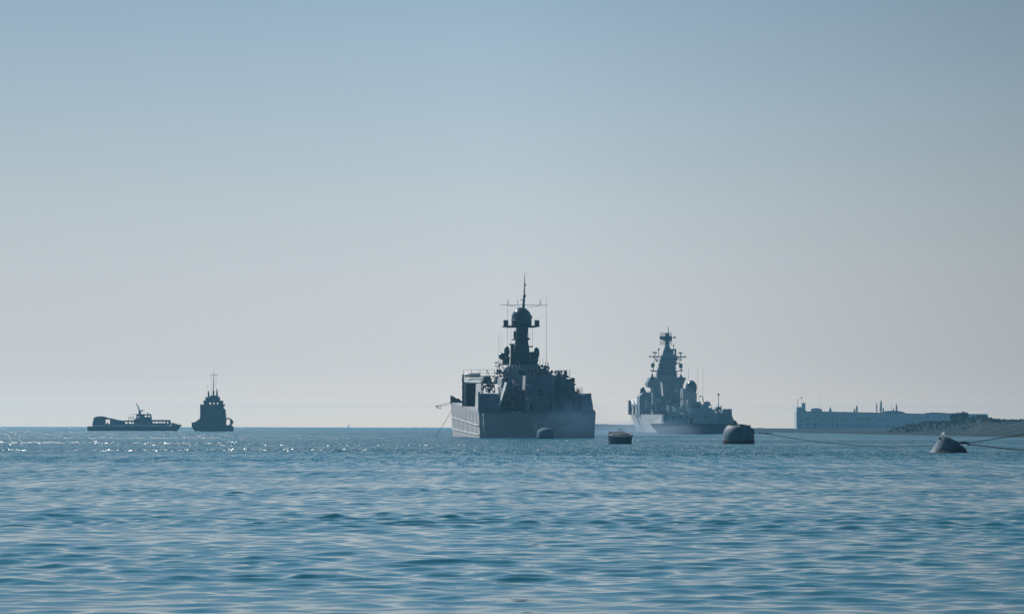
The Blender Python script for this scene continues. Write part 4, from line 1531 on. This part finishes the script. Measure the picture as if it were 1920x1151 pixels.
# ================================================================== SMOKE (exhaust drifting low over the water)
def smoke(name, px, py, D, wx, wz, dy, dens, label, seed, col):
    c = at(px, py, D)
    k = D / F
    mb = MB()
    mb.ball((0, 0, 0), 1, 1, 1, 24, 14)
    mt, nt, out = new_mat(name + '_air')
    o = mb.build(name, mt, None, c)
    o.scale = (wx * k, dy, wz * k)
    N, L = nt.nodes, nt.links
    tc = N.new('ShaderNodeTexCoord')
    ln = N.new('ShaderNodeVectorMath'); ln.operation = 'LENGTH'
    L.new(tc.outputs['Object'], ln.inputs[0])
    mr = N.new('ShaderNodeMapRange'); mr.interpolation_type = 'SMOOTHSTEP'
    mr.inputs[1].default_value = .15; mr.inputs[2].default_value = 1.0
    mr.inputs[3].default_value = 1; mr.inputs[4].default_value = 0
    L.new(ln.outputs['Value'], mr.inputs[0])
    mp = N.new('ShaderNodeMapping')
    mp.inputs['Location'].default_value = (seed, seed * 2.3, 0)
    L.new(tc.outputs['Object'], mp.inputs[0])
    nz = N.new('ShaderNodeTexNoise')
    nz.inputs['Scale'].default_value = 1.7
    nz.inputs['Detail'].default_value = 3
    L.new(mp.outputs[0], nz.inputs['Vector'])
    m2 = N.new('ShaderNodeMapRange')
    m2.inputs[1].default_value = .35; m2.inputs[2].default_value = .65
    m2.inputs[3].default_value = .25; m2.inputs[4].default_value = 1.4
    L.new(nz.outputs[0], m2.inputs[0])
    mu = N.new('ShaderNodeMath'); mu.operation = 'MULTIPLY'
    L.new(mr.outputs[0], mu.inputs[0]); L.new(m2.outputs[0], mu.inputs[1])
    md = N.new('ShaderNodeMath'); md.operation = 'MULTIPLY'
    L.new(mu.outputs[0], md.inputs[0]); md.inputs[1].default_value = dens
    v = N.new('ShaderNodeVolumePrincipled')
    v.inputs['Color'].default_value = (*col, 1)
    v.inputs['Anisotropy'].default_value = .2
    L.new(md.outputs[0], v.inputs['Density'])
    L.new(v.outputs[0], out.inputs['Volume'])
    tag(o, label, 'smoke', kind='stuff')


smoke('smoke', 1195, 806, 560, 140, 25, 10, .11, 'pale blue exhaust smoke low over the water left of the support vessel', 3.1, (.52, .72, .95))
smoke('smoke', 1085, 785, 424, 85, 52, 5, .036, 'thin blue smoke drifting in front of the warship starboard quarter', 8.7, (.25, .55, .95))

# ================================================================== HAZE
mb = MB()
mb.hexa([(-4700, -60, -2.4), (4700, -60, -2.4), (4700, -60, 36.5), (-4700, -60, 36.5), (-4700, 4700, -2.4), (4700, 4700, -2.4), (4700, 4700, 36.5), (-4700, 4700, 36.5)])
mb.v = [(x, (-4700 if y < 0 else y), z) for x, y, z in mb.v]
mt, nt, out = new_mat('sea_air')
v = nt.nodes.new('ShaderNodeVolumePrincipled')
v.inputs['Color'].default_value = (.25, .66, 1.0, 1)
v.inputs['Density'].default_value = 2.2e-4
v.inputs['Anisotropy'].default_value = .45
nt.links.new(v.outputs[0], out.inputs['Volume'])
tag(mb.build('haze', mt), kind='stuff')

# ================================================================== LIGHT
SKY_AZ = math.radians(-36)      # the sky is palest on this side
SUN_AZ = math.radians(-46)      # left of the view direction
SUN_EL = math.radians(42)
sd = Vector((math.sin(SUN_AZ) * math.cos(SUN_EL), math.cos(SUN_AZ) * math.cos(SUN_EL), math.sin(SUN_EL)))
ld = bpy.data.lights.new('sun', 'SUN')
ld.energy = 5.0
ld.angle = math.radians(.53)
ld.color = (1, .93, .84)
lo = bpy.data.objects.new('sun', ld)
lo.rotation_euler = sd.to_track_quat('Z', 'Y').to_euler()
lo.location = sd * 300
COL.objects.link(lo)

w = bpy.data.worlds.new('World')
scene.world = w
w.use_nodes = True
nt = w.node_tree
N, L = nt.nodes, nt.links
for n in list(N):
    N.remove(n)
out = N.new('ShaderNodeOutputWorld')
bg = N.new('ShaderNodeBackground')
bg.inputs[1].default_value = .1
L.new(bg.outputs[0], out.inputs[0])
sky = N.new('ShaderNodeTexSky')
sky.sky_type = 'NISHITA'
sky.sun_disc = False
sky.sun_elevation = SUN_EL
sky.sun_rotation = SUN_AZ
sky.air_density = 1.0
sky.dust_density = 1.2
tc = N.new('ShaderNodeTexCoord')
sx = N.new('ShaderNodeSeparateXYZ')
L.new(tc.outputs['Generated'], sx.inputs[0])
# tone of a hazy maritime sky by height above the horizon
asn = N.new('ShaderNodeMath'); asn.operation = 'ARCSINE'
L.new(sx.outputs[2], asn.inputs[0])
nrmz = N.new('ShaderNodeMath'); nrmz.operation = 'DIVIDE'
L.new(asn.outputs[0], nrmz.inputs[0]); nrmz.inputs[1].default_value = math.pi / 2
ramp = N.new('ShaderNodeValToRGB')
cr = ramp.color_ramp
# apparent tone by height; the share that the sea air adds low down is taken off the sky behind it
want = [(0, (214, 212, 206)), (.25, (212, 211, 208)), (.84, (205, 208, 211)), (1.76, (199, 206, 210)), (2.9, (197, 204, 211)), (4.6, (187, 200, 207)), (7.0, (168, 189, 203)), (9.6, (145, 173, 195))]
air = [.25 * .56, .66 * .56, .56]
stops = []
for e_ in (0, .15, .3, .42, .5, .6, .75, .9, 1.1, 1.4, 1.76, 2.3, 2.9, 3.7, 4.6, 5.8, 7.0, 9.6):
    path = min(4700, 34.7 / math.tan(math.radians(max(e_, .01))))
    tr = math.exp(-2.2e-4 * path)
    stops.append((e_, [(lin(float(np.interp(e_, [q[0] for q in want], [q[1][k] for q in want])))[0] - air[k] * (1 - tr)) / tr for k in range(3)]))
stops += [(d_, lin(*c_)) for d_, c_ in ((14, (137, 186, 218)), (25, (110, 172, 214)), (50, (48, 108, 162)), (90, (24, 72, 124)))]
while len(cr.elements) < len(stops):
    cr.elements.new(.5)
for el, (deg, c) in zip(cr.elements, stops):
    el.position = deg / 90
    el.color = (*[v * .5 for v in c], 1)
L.new(nrmz.outputs[0], ramp.inputs[0])
sc10 = N.new('ShaderNodeVectorMath'); sc10.operation = 'SCALE'
sc10.inputs['Scale'].default_value = 20
L.new(ramp.outputs[0], sc10.inputs[0])
# brighter towards the sun's side of the sky, deeper away from it
dt = N.new('ShaderNodeVectorMath'); dt.operation = 'DOT_PRODUCT'
L.new(tc.outputs['Generated'], dt.inputs[0])
dt.inputs[1].default_value = (math.sin(SKY_AZ), math.cos(SKY_AZ), 0)
az = N.new('ShaderNodeMapRange')
az.inputs[1].default_value = .68; az.inputs[2].default_value = .81
az.inputs[3].default_value = .66; az.inputs[4].default_value = 1.0
L.new(dt.outputs['Value'], az.inputs[0])
az2 = N.new('ShaderNodeMapRange')
az2.inputs[1].default_value = -.3; az2.inputs[2].default_value = .68
az2.inputs[3].default_value = .38; az2.inputs[4].default_value = 1.0
L.new(dt.outputs['Value'], az2.inputs[0])
azm = N.new('ShaderNodeMath'); azm.operation = 'MULTIPLY'
L.new(az.outputs[0], azm.inputs[0]); L.new(az2.outputs[0], azm.inputs[1])
az3 = N.new('ShaderNodeMapRange')
az3.inputs[1].default_value = .80; az3.inputs[2].default_value = .91
az3.inputs[3].default_value = 1.0; az3.inputs[4].default_value = .88
L.new(dt.outputs['Value'], az3.inputs[0])
azn = N.new('ShaderNodeMath'); azn.operation = 'MULTIPLY'
L.new(azm.outputs[0], azn.inputs[0]); L.new(az3.outputs[0], azn.inputs[1])
sc2 = N.new('ShaderNodeVectorMath'); sc2.operation = 'SCALE'
L.new(sc10.outputs[0], sc2.inputs[0]); L.new(azn.outputs[0], sc2.inputs['Scale'])
mx = N.new('ShaderNodeMix'); mx.data_type = 'RGBA'
mx.inputs[0].default_value = .92
L.new(sky.outputs[0], mx.inputs[6])
L.new(sc2.outputs[0], mx.inputs[7])
L.new(mx.outputs[2], bg.inputs[0])

# ================================================================== RENDER
scene.render.engine = 'CYCLES'
cy = scene.cycles
cy.use_denoising = True
cy.denoiser = 'OPENIMAGEDENOISE'
cy.denoising_input_passes = 'RGB_ALBEDO_NORMAL'
cy.max_bounces = 6
cy.diffuse_bounces = 2
cy.glossy_bounces = 3
cy.volume_bounces = 0
cy.sample_clamp_direct = 0
cy.sample_clamp_indirect = 6
cy.use_adaptive_sampling = False
vs_ = scene.view_settings
vs_.view_transform = 'Standard'
vs_.look = 'None'
vs_.exposure = 0
vs_.gamma = 1
